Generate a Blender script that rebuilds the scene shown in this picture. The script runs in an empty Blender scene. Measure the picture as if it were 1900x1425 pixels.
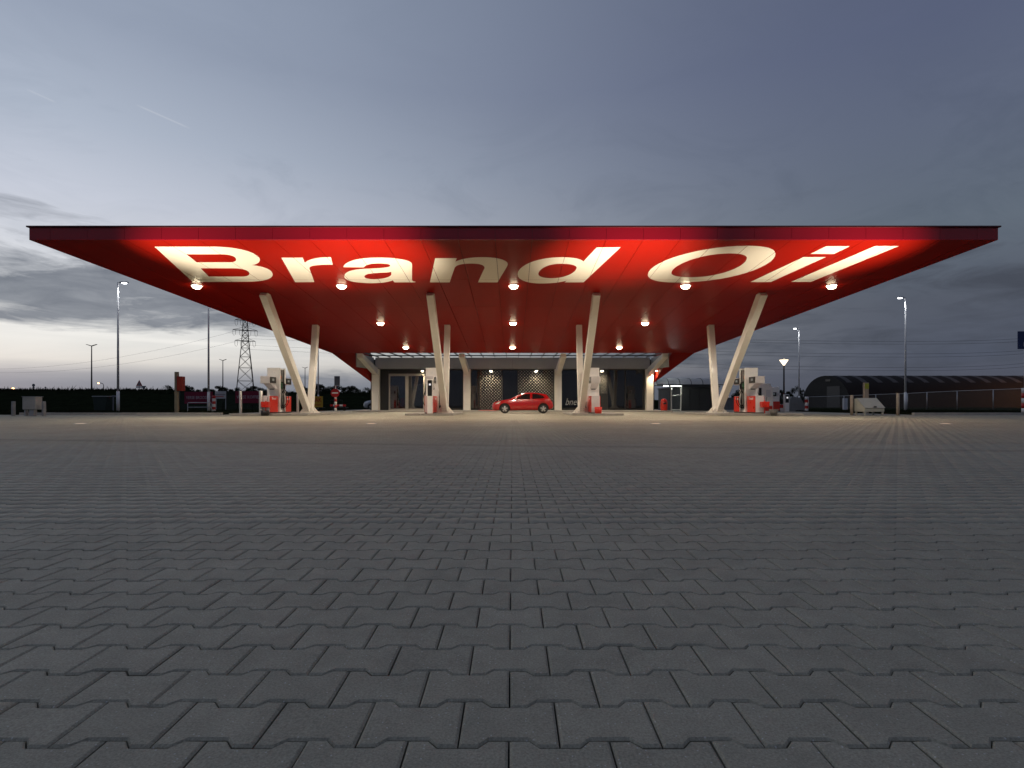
import bpy, bmesh, math, random
import numpy as np
from mathutils import Vector, Matrix
from mathutils.geometry import tessellate_polygon

random.seed(7)
RNG = np.random.default_rng(7)
R = math.radians
scene = bpy.context.scene
C = scene.collection

# ------------------------------------------------------------------ camera
F, CX, HY, H = 1020.0, 951.0, 749.0, 0.667       # focal length in photo pixels, vanishing point, eye height (m)
cam_d = bpy.data.cameras.new('camera')
cam_d.sensor_fit = 'HORIZONTAL'
cam_d.sensor_width = 36.0
cam_d.lens = F / 1900.0 * 36.0
cam_d.shift_x = -(CX - 950.0) / 1900.0
cam_d.shift_y = (HY - 712.5) / 1900.0
cam_d.clip_start = 0.05
cam_d.clip_end = 4000.0
cam = bpy.data.objects.new('camera', cam_d)
C.objects.link(cam)
cam.location = (0.0, 0.0, H)
cam.rotation_euler = (R(90), 0, 0)
scene.camera = cam

# ------------------------------------------------------------------ world: dusk sky, afterglow low on the left, cloud banks
SUN_AZ = R(-50)
world = bpy.data.worlds.new('World')
scene.world = world
world.use_nodes = True
wt = world.node_tree
wt.nodes.clear()


def wn(t, **kw):
    n = wt.nodes.new(t)
    for k, v in kw.items():
        setattr(n, k, v)
    return n


def wl(a, b):
    wt.links.new(a, b)


def wmath(op, a, b=None, c=None, clamp=False):
    n = wn('ShaderNodeMath', operation=op, use_clamp=clamp)
    for i, v in enumerate((a, b, c)):
        if v is None:
            continue
        if isinstance(v, (int, float)):
            n.inputs[i].default_value = v
        else:
            wl(v, n.inputs[i])
    return n.outputs[0]


def wramp(fac, stops, interp='LINEAR'):
    n = wn('ShaderNodeValToRGB')
    cr = n.color_ramp
    cr.interpolation = interp
    while len(cr.elements) < len(stops):
        cr.elements.new(0.5)
    for e, (p, c) in zip(cr.elements, stops):
        e.position = p
        e.color = (c[0], c[1], c[2], 1.0) if not isinstance(c, (int, float)) else (c, c, c, 1.0)
    wl(fac, n.inputs[0])
    return n.outputs[0]


def wmix(fac, a, b, mode='MIX'):
    n = wn('ShaderNodeMix', data_type='RGBA', blend_type=mode)
    for i, v in ((0, fac), (6, a), (7, b)):
        if isinstance(v, (int, float)):
            n.inputs[i].default_value = v
        elif isinstance(v, tuple):
            n.inputs[i].default_value = (*v, 1.0)
        else:
            wl(v, n.inputs[i])
    return n.outputs[2]


tc = wn('ShaderNodeTexCoord')
sep = wn('ShaderNodeSeparateXYZ')
wl(tc.outputs['Generated'], sep.inputs[0])
sx, sy, sz = sep.outputs
hyp = wmath('SQRT', wmath('ADD', wmath('MULTIPLY', sx, sx), wmath('MULTIPLY', sy, sy)))
dot = wmath('ADD', wmath('MULTIPLY', sx, math.sin(SUN_AZ)), wmath('MULTIPLY', sy, math.cos(SUN_AZ)))
cosaz = wmath('DIVIDE', dot, wmath('ADD', hyp, 0.0001))
t_glow = wmath('POWER', wmath('MAXIMUM', cosaz, 0.0), 2.0)
elev = wmath('MAXIMUM', sz, 0.0)
glow = wramp(elev, [(0.0, (.27, .29, .33)), (.03, (.30, .325, .375)), (.044, (.42, .43, .46)), (.062, (.84, .81, .76)), (.090, (.92, .91, .87)), (.16, (.78, .80, .82)),
                    (.25, (.68, .71, .79)), (.29, (.61, .65, .75)), (.38, (.46, .52, .63)), (.49, (.335, .39, .50)), (.70, (.29, .35, .46)), (1.0, (.27, .32, .43))])
away = wramp(elev, [(0.0, (.075, .085, .11)), (.04, (.085, .095, .13)), (.07, (.082, .096, .135)), (.15, (.096, .110, .145)), (.25, (.128, .158, .202)),
                    (.38, (.120, .145, .212)), (.49, (.106, .128, .208)), (.70, (.104, .126, .200)), (1.0, (.104, .126, .195))])
base = wmix(t_glow, away, glow)
# a physical sky with the sun at the horizon gives part of the colour
sky = wn('ShaderNodeTexSky', sky_type='NISHITA', sun_disc=False, sun_elevation=R(0.5), sun_rotation=SUN_AZ)
sky_s = wmix(1.0, sky.outputs[0], (.06, .06, .06), 'MULTIPLY')
base = wmix(0.06, base, sky_s)
# streaky cloud banks: noise over (azimuth, height), long across the sky
azi = wn('ShaderNodeMath', operation='ARCTAN2')
wl(sx, azi.inputs[0])
wl(sy, azi.inputs[1])


def cloud_noise(ka, kz, scale, detail, off, rough=0.55, dist=0.0):
    cb = wn('ShaderNodeCombineXYZ')
    wl(wmath('MULTIPLY', sx, ka), cb.inputs[0])
    wl(wmath('MULTIPLY', sy, ka), cb.inputs[1])
    wl(wmath('ADD', wmath('MULTIPLY', sz, kz), off), cb.inputs[2])
    n = wn('ShaderNodeTexNoise')
    n.inputs['Scale'].default_value = scale
    n.inputs['Detail'].default_value = detail
    n.inputs['Roughness'].default_value = rough
    n.inputs['Distortion'].default_value = dist
    wl(cb.outputs[0], n.inputs['Vector'])
    return n.outputs['Fac']


big = cloud_noise(1.0, 6.0, 2.6, 6.0, 3.1, 0.6, 0.35)
fine = cloud_noise(1.0, 5.0, 8.0, 8.0, 9.4, 0.62, 0.9)
cn = wmath('ADD', wmath('MULTIPLY', big, 0.56), wmath('MULTIPLY', fine, 0.44))
band = wramp(elev, [(0.0, .02), (.055, 0.02), (.090, .0), (.104, .08), (.120, .25), (.145, .30), (.18, .24), (.215, .12), (.235, .04), (.25, .12), (.265, .14), (.30, .0), (1.0, 0.0)])
band_away = wramp(elev, [(0.0, .06), (.10, .14), (.18, .14), (.26, .02), (1.0, 0.0)])
bandv = wmath('ADD', wmath('MULTIPLY', band, t_glow), wmath('MULTIPLY', band_away, wmath('SUBTRACT', 1.0, t_glow)))
mask = wmath('MULTIPLY', wmath('SUBTRACT', wmath('ADD', cn, bandv), 0.59), 6.5, clamp=True)
soft = wmath('MULTIPLY', mask, wramp(elev, [(0, .9), (.2, .9), (.27, .55), (.34, .0), (1, 0.0)]))
shade = wmath('MULTIPLY', wmath('SUBTRACT', cloud_noise(1.0, 4.0, 10.0, 6.0, 33.0, 0.6, 0.8), 0.3), 2.5, clamp=True)
cloud_col = wmix(t_glow, (.066, .075, .098), wmix(shade, (.145, .165, .205), (.27, .29, .33)))
skyc = wmix(soft, base, cloud_col)
# thin veils higher up
veil = cloud_noise(1.0, 2.4, 4.2, 7.0, 21.0, 0.62, 0.8)
vm = wmath('MULTIPLY', wmath('SUBTRACT', veil, 0.47), 3.6, clamp=True)
vm = wmath('MULTIPLY', vm, wramp(elev, [(0, .2), (.2, .50), (.36, .46), (.46, .12), (1, .04)]))
skyc = wmix(vm, skyc, wmix(1.0, skyc, (.60, .64, .68), 'MULTIPLY'))
# light streaks in the low right-hand sky
st = cloud_noise(1.0, 26.0, 2.4, 4.0, 5.7, 0.5, 0.2)
sm = wmath('MULTIPLY', wmath('SUBTRACT', st, 0.53), 5.0, clamp=True)
sm = wmath('MULTIPLY', sm, wramp(elev, [(0, .0), (.03, .35), (.10, .35), (.17, .0), (1, 0.0)]))
skyc = wmix(sm, skyc, wmix(1.0, skyc, (1.45, 1.42, 1.38), 'MULTIPLY'))
# two faint contrails high on the left
for (ax_, ay_, bx_, by_, k_) in ((48, 165, 106, 191, .10), (250, 193, 354, 239, .14)):
    va = Vector(((ax_ - CX) / F, 1, (HY - ay_) / F)).normalized()
    vb = Vector(((bx_ - CX) / F, 1, (HY - by_) / F)).normalized()
    nn, mid = va.cross(vb).normalized(), (va + vb).normalized()
    def wdot(v):
        n_ = wn('ShaderNodeVectorMath', operation='DOT_PRODUCT')
        wl(tc.outputs['Generated'], n_.inputs[0])
        n_.inputs[1].default_value = tuple(v)
        return n_.outputs['Value']
    line = wmath('SUBTRACT', 1.0, wmath('MULTIPLY', wmath('ABSOLUTE', wdot(nn)), 1 / .0017), clamp=True)
    ca = math.cos(va.angle(mid))
    seg = wmath('MULTIPLY', wmath('SUBTRACT', wdot(mid), ca), 1 / ((1 - ca) * .6), clamp=True)
    skyc = wmix(wmath('MULTIPLY', wmath('MULTIPLY', line, seg), k_), skyc, (.95, .95, .95))
bg = wn('ShaderNodeBackground')
wl(skyc, bg.inputs[0])
bg.inputs[1].default_value = 1.0
wo = wn('ShaderNodeOutputWorld')
wl(bg.outputs[0], wo.inputs[0])

# ------------------------------------------------------------------ the last of the sun behind the cloud bank
sun_d = bpy.data.lights.new('sun', 'SUN')
sun_d.energy = 0.06
sun_d.angle = R(20)
sun_d.color = (1.0, .86, .72)
sun = bpy.data.objects.new('sun', sun_d)
C.objects.link(sun)
sdir = Vector((math.sin(SUN_AZ) * math.cos(R(4)), math.cos(SUN_AZ) * math.cos(R(4)), math.sin(R(4))))
sun.rotation_euler = sdir.to_track_quat('Z', 'Y').to_euler()

vs = scene.view_settings
vs.view_transform = 'Standard'
vs.look = 'None'
vs.exposure = 0.0
vs.gamma = 1.0
vs.use_curve_mapping = False
scene.render.engine = 'CYCLES'
scene.cycles.use_denoising = True
scene.cycles.max_bounces = 8
scene.cycles.transparent_max_bounces = 16
scene.cycles.sample_clamp_indirect = 6.0
scene.cycles.caustics_reflective = False
scene.cycles.caustics_refractive = False

# ------------------------------------------------------------------ helpers


def P(x, y, d):
    """Point at depth d seen at photo pixel (x, y)."""
    return Vector(((x - CX) / F * d, d, H - (y - HY) / F * d))


def PX(x, d):
    return (x - CX) / F * d


def PZ(y, d):
    return H - (y - HY) / F * d


MATS = {}


def mat(name, col, rough=0.6, metal=0.0, var=0.0, vscale=3.0, bump=0.0, bscale=40.0, coat=0.0, spec=0.5, emit=None, estr=0.0, alpha=1.0):
    if name in MATS:
        return MATS[name]
    m = bpy.data.materials.new(name)
    m.use_nodes = True
    nt = m.node_tree
    b = nt.nodes['Principled BSDF']
    b.inputs['Base Color'].default_value = (*col, 1)
    b.inputs['Roughness'].default_value = rough
    b.inputs['Metallic'].default_value = metal
    b.inputs['Specular IOR Level'].default_value = spec
    b.inputs['Coat Weight'].default_value = coat
    b.inputs['Coat Roughness'].default_value = 0.08
    b.inputs['Alpha'].default_value = alpha
    if emit:
        b.inputs['Emission Color'].default_value = (*emit, 1)
        b.inputs['Emission Strength'].default_value = estr
    if var > 0 or bump > 0:
        tcn = nt.nodes.new('ShaderNodeTexCoord')
        nz = nt.nodes.new('ShaderNodeTexNoise')
        nz.inputs['Scale'].default_value = vscale
        nz.inputs['Detail'].default_value = 6
        nz.inputs['Roughness'].default_value = 0.65
        nt.links.new(tcn.outputs['Object'], nz.inputs['Vector'])
        if var > 0:
            mr = nt.nodes.new('ShaderNodeMapRange')
            mr.inputs[1].default_value = 0.3
            mr.inputs[2].default_value = 0.7
            mr.inputs[3].default_value = 1 - var
            mr.inputs[4].default_value = 1 + var
            nt.links.new(nz.outputs['Fac'], mr.inputs[0])
            mx = nt.nodes.new('ShaderNodeMix')
            mx.data_type = 'RGBA'
            mx.blend_type = 'MULTIPLY'
            mx.inputs[0].default_value = 1
            mx.inputs[6].default_value = (*col, 1)
            nt.links.new(mr.outputs[0], mx.inputs[7])
            nt.links.new(mx.outputs[2], b.inputs['Base Color'])
            mr2 = nt.nodes.new('ShaderNodeMapRange')
            mr2.inputs[3].default_value = max(0.02, rough - 0.12)
            mr2.inputs[4].default_value = min(1, rough + 0.12)
            nt.links.new(nz.outputs['Fac'], mr2.inputs[0])
            nt.links.new(mr2.outputs[0], b.inputs['Roughness'])
        if bump > 0:
            nb = nt.nodes.new('ShaderNodeTexNoise')
            nb.inputs['Scale'].default_value = bscale
            nb.inputs['Detail'].default_value = 5
            nt.links.new(tcn.outputs['Object'], nb.inputs['Vector'])
            bp = nt.nodes.new('ShaderNodeBump')
            bp.inputs['Strength'].default_value = bump
            bp.inputs['Distance'].default_value = 0.02
            nt.links.new(nb.outputs['Fac'], bp.inputs['Height'])
            nt.links.new(bp.outputs[0], b.inputs['Normal'])
    MATS[name] = m
    return m


class MB:
    def __init__(s):
        s.v, s.f, s.sm = [], [], []

    def add(s, vs, fs, smooth=False):
        o = len(s.v)
        s.v += [tuple(v) for v in vs]
        s.f += [tuple(i + o for i in f) for f in fs]
        s.sm += [smooth] * len(fs)
        return s

    def box(s, x0, x1, y0, y1, z0, z1):
        return s.add([(x0, y0, z0), (x1, y0, z0), (x1, y1, z0), (x0, y1, z0), (x0, y0, z1), (x1, y0, z1), (x1, y1, z1), (x0, y1, z1)],
                     [(0, 3, 2, 1), (4, 5, 6, 7), (0, 1, 5, 4), (1, 2, 6, 5), (2, 3, 7, 6), (3, 0, 4, 7)])

    def hexa(s, p):
        return s.add(p, [(0, 3, 2, 1), (4, 5, 6, 7), (0, 1, 5, 4), (1, 2, 6, 5), (2, 3, 7, 6), (3, 0, 4, 7)])

    def bar(s, a, b, wx, wy, wx2=None, wy2=None, up=None):
        """Rectangular bar from a to b."""
        a, b = Vector(a), Vector(b)
        wx2 = wx if wx2 is None else wx2
        wy2 = wy if wy2 is None else wy2
        d = (b - a).normalized()
        u = Vector(up) if up else (Vector((1, 0, 0)) if abs(d.x) < 0.9 else Vector((0, 1, 0)))
        u = (u - d * u.dot(d)).normalized()
        w = d.cross(u)
        pts = []
        for p, k, l in ((a, wx, wy), (b, wx2, wy2)):
            pts += [p - u * k / 2 - w * l / 2, p + u * k / 2 - w * l / 2, p + u * k / 2 + w * l / 2, p - u * k / 2 + w * l / 2]
        return s.hexa(pts)

    def cyl(s, a, b, r0, r1=None, n=12, cap=True, smooth=True):
        a, b = Vector(a), Vector(b)
        r1 = r0 if r1 is None else r1
        d = (b - a).normalized()
        u = Vector((1, 0, 0)) if abs(d.x) < 0.9 else Vector((0, 1, 0))
        u = (u - d * u.dot(d)).normalized()
        w = d.cross(u)
        vs = []
        for p, r in ((a, r0), (b, r1)):
            for i in range(n):
                t = 2 * math.pi * i / n
                vs.append(p + u * math.cos(t) * r + w * math.sin(t) * r)
        s.add(vs, [(i, (i + 1) % n, n + (i + 1) % n, n + i) for i in range(n)], smooth)
        if cap:
            o = len(s.v) - 2 * n
            s.f += [tuple(o + n - 1 - i for i in range(n)), tuple(o + n + i for i in range(n))]
            s.sm += [False, False]
        return s

    def tube(s, pts, r, n=8):
        pts = [Vector(p) for p in pts]
        o = len(s.v)
        for k, p in enumerate(pts):
            d = (pts[min(k + 1, len(pts) - 1)] - pts[max(k - 1, 0)]).normalized()
            u = Vector((0, 0, 1)) if abs(d.z) < 0.9 else Vector((1, 0, 0))
            u = (u - d * u.dot(d)).normalized()
            w = d.cross(u)
            for i in range(n):
                t = 2 * math.pi * i / n
                s.v.append(tuple(p + u * math.cos(t) * r + w * math.sin(t) * r))
        for k in range(len(pts) - 1):
            for i in range(n):
                s.f.append((o + k * n + i, o + k * n + (i + 1) % n, o + (k + 1) * n + (i + 1) % n, o + (k + 1) * n + i))
                s.sm.append(True)
        return s

    def lathe(s, prof, n=20, c=(0, 0, 0)):
        o = len(s.v)
        for r, z in prof:
            for i in range(n):
                t = 2 * math.pi * i / n
                s.v.append((c[0] + r * math.cos(t), c[1] + r * math.sin(t), c[2] + z))
        for k in range(len(prof) - 1):
            for i in range(n):
                s.f.append((o + k * n + i, o + k * n + (i + 1) % n, o + (k + 1) * n + (i + 1) % n, o + (k + 1) * n + i))
                s.sm.append(True)
        return s

    def prism(s, poly, axis, a, b):
        """Polygon in the plane across `axis`, extruded from a to b."""
        def pt(p, t):
            return {'x': (t, p[0], p[1]), 'y': (p[0], t, p[1]), 'z': (p[0], p[1], t)}[axis]
        n = len(poly)
        vs = [pt(p, a) for p in poly] + [pt(p, b) for p in poly]
        return s.add(vs, [tuple(range(n - 1, -1, -1)), tuple(range(n, 2 * n))] + [(i, (i + 1) % n, n + (i + 1) % n, n + i) for i in range(n)])

    def mesh(s, name):
        me = bpy.data.meshes.new(name)
        me.from_pydata(s.v, [], s.f)
        me.polygons.foreach_set('use_smooth', s.sm)
        me.update()
        return me

    def build(s, name, m, parent=None, bevel=0.0, loc=None, fix=True):
        me = s.mesh(name)
        if fix:
            bm = bmesh.new()
            bm.from_mesh(me)
            bmesh.ops.recalc_face_normals(bm, faces=bm.faces)
            bm.to_mesh(me)
            bm.free()
        return put(name, me, m, parent, bevel, loc)


def put(name, me, m, parent=None, bevel=0.0, loc=None):
    if m is not None and not me.materials:
        me.materials.append(m)
    o = bpy.data.objects.new(name, me)
    C.objects.link(o)
    if parent is not None:
        o.parent = parent
    if loc is not None:
        o.location = loc
    if bevel > 0:
        b = o.modifiers.new('bevel', 'BEVEL')
        b.width = bevel
        b.segments = 2
        b.limit_method = 'ANGLE'
        b.angle_limit = R(40)
    return o


def tag(o, label=None, cat=None, group=None, kind=None):
    if label:
        o['label'] = label
    if cat:
        o['category'] = cat
    if group:
        o['group'] = group
    if kind:
        o['kind'] = kind
    return o


def thing(name, label, cat, loc=(0, 0, 0), rz=0.0, group=None):
    o = bpy.data.objects.new(name, None)
    o.empty_display_size = 0.2
    C.objects.link(o)
    o.location = loc
    o.rotation_euler = (0, 0, rz)
    return tag(o, label, cat, group)


def dup(root, loc, rz=0.0, label=None, group=None, flip=False):
    r = root.copy()
    C.objects.link(r)
    r.location = loc
    r.rotation_euler = (0, 0, rz)
    if label:
        r['label'] = label
    if group:
        r['group'] = group
    for ch in list(root.children):
        c = ch.copy()
        C.objects.link(c)
        c.parent = r
        for g in list(ch.children):
            d = g.copy()
            C.objects.link(d)
            d.parent = c
    return r


def lamp_light(name, kind, power, col, loc, parent=None, target=None, size=60, blend=0.5, radius=0.05):
    ld = bpy.data.lights.new(name, kind)
    ld.energy = power
    ld.color = col
    if kind == 'SPOT':
        ld.spot_size = R(size)
        ld.spot_blend = blend
    ld.shadow_soft_size = radius
    o = bpy.data.objects.new(name, ld)
    C.objects.link(o)
    o.location = loc
    if parent is not None:
        o.parent = parent
    if target is not None:
        o.rotation_euler = (Vector(target) - Vector(loc)).to_track_quat('-Z', 'Y').to_euler()
    return o


def text(name, s, size, m, parent, loc, rot, width=None, shear=0.0, bold=0.0, extrude=0.002, space=1.0):
    cu = bpy.data.curves.new(name, 'FONT')
    cu.body = s
    cu.size = size
    cu.align_x = 'CENTER'
    cu.align_y = 'CENTER'
    cu.extrude = extrude
    cu.shear = shear
    cu.offset = bold
    cu.space_character = space
    cu.resolution_u = 3
    tmp = bpy.data.objects.new(name, cu)
    C.objects.link(tmp)
    dg = bpy.context.evaluated_depsgraph_get()
    me = bpy.data.meshes.new_from_object(tmp.evaluated_get(dg))
    bpy.data.objects.remove(tmp)
    me.materials.clear()
    o = put(name, me, m, parent, 0, loc)
    o.rotation_euler = rot
    if width:
        xs = [v.co.x for v in me.vertices]
        if xs and max(xs) > min(xs):
            o.scale.x = width / (max(xs) - min(xs))
    return o


# ------------------------------------------------------------------ materials
M_RED = mat('red_cladding', (.26, .0065, .0025), .40, spec=.045)
M_REDF = mat('red_fascia_cladding', (.42, .006, .022), .22, spec=.5)
M_CREAM = mat('cream_lettering', (.80, .74, .62), .35, spec=.2)
M_DARKGAP = mat('dark_backing', (.03, .012, .012), .8)
M_TRIM = mat('dark_metal_trim', (.09, .02, .025), .4, metal=.3)
M_WHITE = mat('white_painted_steel', (.82, .79, .72), .38, var=.06, vscale=1.5, coat=.15)
M_GREYP = mat('light_grey_panel', (.36, .365, .37), .5, var=.05, vscale=1.2)
M_BLACKP = mat('black_cladding', (.016, .016, .018), .38, var=.15, vscale=2)
M_GLASS = mat('dark_window_glass', (.008, .009, .011), .03, spec=1.0)
M_ALU = mat('aluminium_frame', (.40, .37, .33), .4, metal=.6, var=.08)
M_DARKM = mat('dark_steel', (.03, .03, .033), .45, metal=.5, var=.1)
M_GALV = mat('galvanised_steel', (.42, .43, .45), .42, metal=.55, var=.12, vscale=4)
M_CONC = mat('concrete', (.33, .31, .28), .85, var=.18, vscale=3, bump=.25, bscale=60)
M_CONCD = mat('dark_concrete', (.12, .115, .11), .85, var=.2, vscale=3, bump=.25, bscale=60)
M_PWHITE = mat('pump_white', (.82, .81, .79), .35, var=.04, vscale=3, coat=.2)
M_PGREY = mat('pump_grey', (.62, .60, .61), .4, var=.06, vscale=3)
M_PRED = mat('pump_red', (.62, .022, .008), .3, coat=.3, var=.06, vscale=3)
M_BLACK = mat('black_plastic', (.012, .012, .013), .4, var=.1)
M_RUBBER = mat('black_rubber', (.015, .015, .015), .7, var=.15)
M_BOLLARD = mat('brushed_steel', (.55, .53, .50), .35, metal=.75, var=.1, vscale=8)
M_GRASS = mat('grass_green', (.012, .016, .008), .95, spec=.0, var=.4, vscale=1.2, bump=.6, bscale=20)
M_LEAF = mat('leaf_green', (.016, .021, .010), .9, spec=.03, var=.35, vscale=.8)
M_LEAFD = mat('leaf_dark', (.017, .023, .012), .9, spec=.05, var=.35, vscale=.8)
M_BARK = mat('bark', (.06, .045, .035), .9, var=.3, vscale=6)
M_SIGNW = mat('sign_white', (.75, .75, .75), .45)
M_SIGNR = mat('sign_red', (.45, .012, .012), .4, var=.06)
M_SIGNB = mat('sign_back_grey', (.20, .21, .23), .5, metal=.4)
M_BLUE = mat('sign_blue', (.012, .03, .12), .45)
M_YELLOW = mat('banner_yellow', (.62, .38, .03), .7, var=.08)
M_MAGENTA = mat('banner_magenta', (.19, .006, .03), .7, var=.12, vscale=2)
M_LAMPW = mat('lamp_glow_warm', (.9, .85, .7), .5, emit=(1.0, .84, .56), estr=26)
M_LAMPC = mat('lamp_glow_cool', (.9, .9, .9), .5, emit=(.96, .97, 1.0), estr=12)
M_LAMPO = mat('lamp_glow_orange', (.9, .5, .2), .5, emit=(1.0, .42, .14), estr=16)


def paver_material():
    m = bpy.data.materials.new('concrete_paver')
    m.use_nodes = True
    nt = m.node_tree
    L = nt.links.new
    b = nt.nodes['Principled BSDF']
    geo = nt.nodes.new('ShaderNodeNewGeometry')
    oi = nt.nodes.new('ShaderNodeObjectInfo')
    pos = geo.outputs['Position']

    def noise(scale, det, rough=.6):
        n = nt.nodes.new('ShaderNodeTexNoise')
        n.inputs['Scale'].default_value = scale
        n.inputs['Detail'].default_value = det
        n.inputs['Roughness'].default_value = rough
        L(pos, n.inputs['Vector'])
        return n.outputs['Fac']

    def mm(op, a, c=None, cl=False):
        n = nt.nodes.new('ShaderNodeMath')
        n.operation = op
        n.use_clamp = cl
        for i, v in enumerate((a, c)):
            if v is None:
                continue
            if isinstance(v, (int, float)):
                n.inputs[i].default_value = v
            else:
                L(v, n.inputs[i])
        return n.outputs[0]

    def mr(v, a, c, d, e):
        n = nt.nodes.new('ShaderNodeMapRange')
        n.inputs[1].default_value, n.inputs[2].default_value, n.inputs[3].default_value, n.inputs[4].default_value = a, c, d, e
        L(v, n.inputs[0])
        return n.outputs[0]
    rnd = mm('FRACT', mm('ADD', geo.outputs['Random Per Island'], oi.outputs['Random']))
    tone = mr(rnd, 0, 1, .95, 1.05)
    tone = mm('MULTIPLY', tone, mr(noise(.55, 5), .3, .7, .90, 1.10))       # broad stains
    tone = mm('MULTIPLY', tone, mr(noise(9, 6, .7), .3, .7, .88, 1.12))      # mottling
    tone = mm('MULTIPLY', tone, mr(noise(190, 3, .75), .3, .7, .70, 1.3))     # cement grain
    dark = mr(noise(2.3, 6, .7), .66, .74, 1.0, .72)                        # a few oil spots
    tone = mm('MULTIPLY', tone, dark)
    # a long darker streak slanting across the paving
    sp3 = nt.nodes.new('ShaderNodeSeparateXYZ')
    L(pos, sp3.inputs[0])
    dist = mm('SUBTRACT', mm('ADD', sp3.outputs[1], mm('MULTIPLY', sp3.outputs[0], .15)), mm('ADD', mm('MULTIPLY', noise(.5, 3), .5), 8.5))
    streak = mr(mm('ABSOLUTE', dist), .05, .28, .80, 1.0)
    tone = mm('MULTIPLY', tone, streak)
    # pale aggregate specks, denser in scuffed patches
    vo = nt.nodes.new('ShaderNodeTexVoronoi')
    vo.voronoi_dimensions = '2D'
    vo.inputs['Scale'].default_value = 70
    L(pos, vo.inputs['Vector'])
    speck = mm('LESS_THAN', vo.outputs['Distance'], .12)
    sepc = nt.nodes.new('ShaderNodeSeparateColor')
    L(vo.outputs['Color'], sepc.inputs[0])
    speck = mm('MULTIPLY', speck, mm('GREATER_THAN', sepc.outputs[0], .90))
    scuff = nt.nodes.new('ShaderNodeTexNoise')
    scuff.inputs['Scale'].default_value = 30
    scuff.inputs['Detail'].default_value = 6
    mp = nt.nodes.new('ShaderNodeMapping')
    mp.inputs['Scale'].default_value = (.5, 3, 1)
    L(pos, mp.inputs[0])
    L(mp.outputs[0], scuff.inputs['Vector'])
    sc = mm('MULTIPLY', mr(scuff.outputs['Fac'], .62, .72, 0, 1), mr(noise(3.5, 3), .52, .62, 0, 1))
    spec = mm('ADD', mm('MULTIPLY', speck, .45), mm('MULTIPLY', sc, .10), True)
    colr = nt.nodes.new('ShaderNodeMix')
    colr.data_type = 'RGBA'
    colr.blend_type = 'MULTIPLY'
    colr.inputs[0].default_value = 1
    colr.inputs[6].default_value = (.335, .312, .240, 1)
    L(tone, colr.inputs[7])
    c2 = nt.nodes.new('ShaderNodeMix')
    c2.data_type = 'RGBA'
    L(spec, c2.inputs[0])
    L(colr.outputs[2], c2.inputs[6])
    c2.inputs[7].default_value = (.75, .75, .75, 1)
    L(c2.outputs[2], b.inputs['Base Color'])
    L(mr(noise(6, 4), .3, .7, .62, .82), b.inputs['Roughness'])
    b.inputs['Specular IOR Level'].default_value = .32
    bp = nt.nodes.new('ShaderNodeBump')
    bp.inputs['Strength'].default_value = .35
    bp.inputs['Distance'].default_value = .003
    L(mm('ADD', noise(220, 4, .7), mm('MULTIPLY', noise(28, 3), .8)), bp.inputs['Height'])
    L(bp.outputs[0], b.inputs['Normal'])
    return m, nt


M_PAVER, _ = paver_material()
M_SAND = mat('joint_sand', (.05, .047, .042), .95, var=.3, vscale=8)


def pavement_material():
    """Far paving: the same concrete with the joints of the pavers as a fine pattern."""
    m, nt = paver_material()
    m.name = 'far_paving'
    L = nt.links.new
    b = nt.nodes['Principled BSDF']
    src = b.inputs['Base Color'].links[0].from_socket
    geo = nt.nodes.new('ShaderNodeNewGeometry')
    br = nt.nodes.new('ShaderNodeTexBrick')
    br.offset = .5
    br.inputs['Scale'].default_value = 1
    br.inputs['Brick Width'].default_value = .2
    br.inputs['Row Height'].default_value = .1425
    br.inputs['Mortar Size'].default_value = .004
    br.inputs['Mortar Smooth'].default_value = .3
    L(geo.outputs['Position'], br.inputs['Vector'])
    mx = nt.nodes.new('ShaderNodeMix')
    mx.data_type = 'RGBA'
    L(br.outputs['Fac'], mx.inputs[0])
    L(src, mx.inputs[6])
    mx.inputs[7].default_value = (.10, .095, .085, 1)
    L(mx.outputs[2], b.inputs['Base Color'])
    return m


M_PAVE = pavement_material()

# ================================================================== THE SETTING: ground
gv = MB()
g = 2200.0
gv.add([(-g, -60, -.09), (g, -60, -.09), (g, g, -.09), (-g, g, -.09)], [(0, 1, 2, 3)])
tag(gv.build('ground', M_GRASS), 'dark ground reaching to the horizon', kind='structure')

FAR = 32.85
pv = MB()
# sunk bed under the pavers, then the far paving flush with their tops
pv.add([(-40, -8, -.022), (40, -8, -.022), (40, FAR, -.022), (-40, FAR, -.022)], [(0, 1, 2, 3)])
pave_root = tag(pv.build('pavement', M_SAND), 'dark grey interlocking concrete block paving of the forecourt', kind='structure')
fv = MB()
fv.add([(-17.5, FAR, 0), (24.0, FAR, 0), (24.0, 66, 0), (-17.5, 66, 0)], [(0, 1, 2, 3)])
fv.build('far_paving', M_PAVE, pave_root)

# pavers: double-T blocks, 20 cm between straight joints
PW, PP = .2, .1425
ROW0, COL0 = 1.0816, -.007


def paver_outline(g):
    w, a, b = .1 - g, .0825 - g, .060 - g
    k, l = .060, .040
    top = [(-w, a), (-k, a), (-l, b), (l, b), (k, a), (w, a)]
    return top + [(-x, -y) for x, y in top]


def paver_template(chamfer):
    o0 = paver_outline(.0017)
    if chamfer:
        i0 = paver_outline(.0072)
        rings = [(i0, 0.0), (o0, -.0042), (o0, -.021)]
    else:
        rings = [(paver_outline(.0030), 0.0), (o0, -.021)]
    vs = [(x, y, z) for ring, z in rings for x, y in ring]
    fs = [tuple(range(11, -1, -1))]
    for k in range(len(rings) - 1):
        for i in range(12):
            j = (i + 1) % 12
            fs.append((k * 12 + j, (k + 1) * 12 + j, (k + 1) * 12 + i, k * 12 + i))
    return np.array(vs), fs


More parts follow.
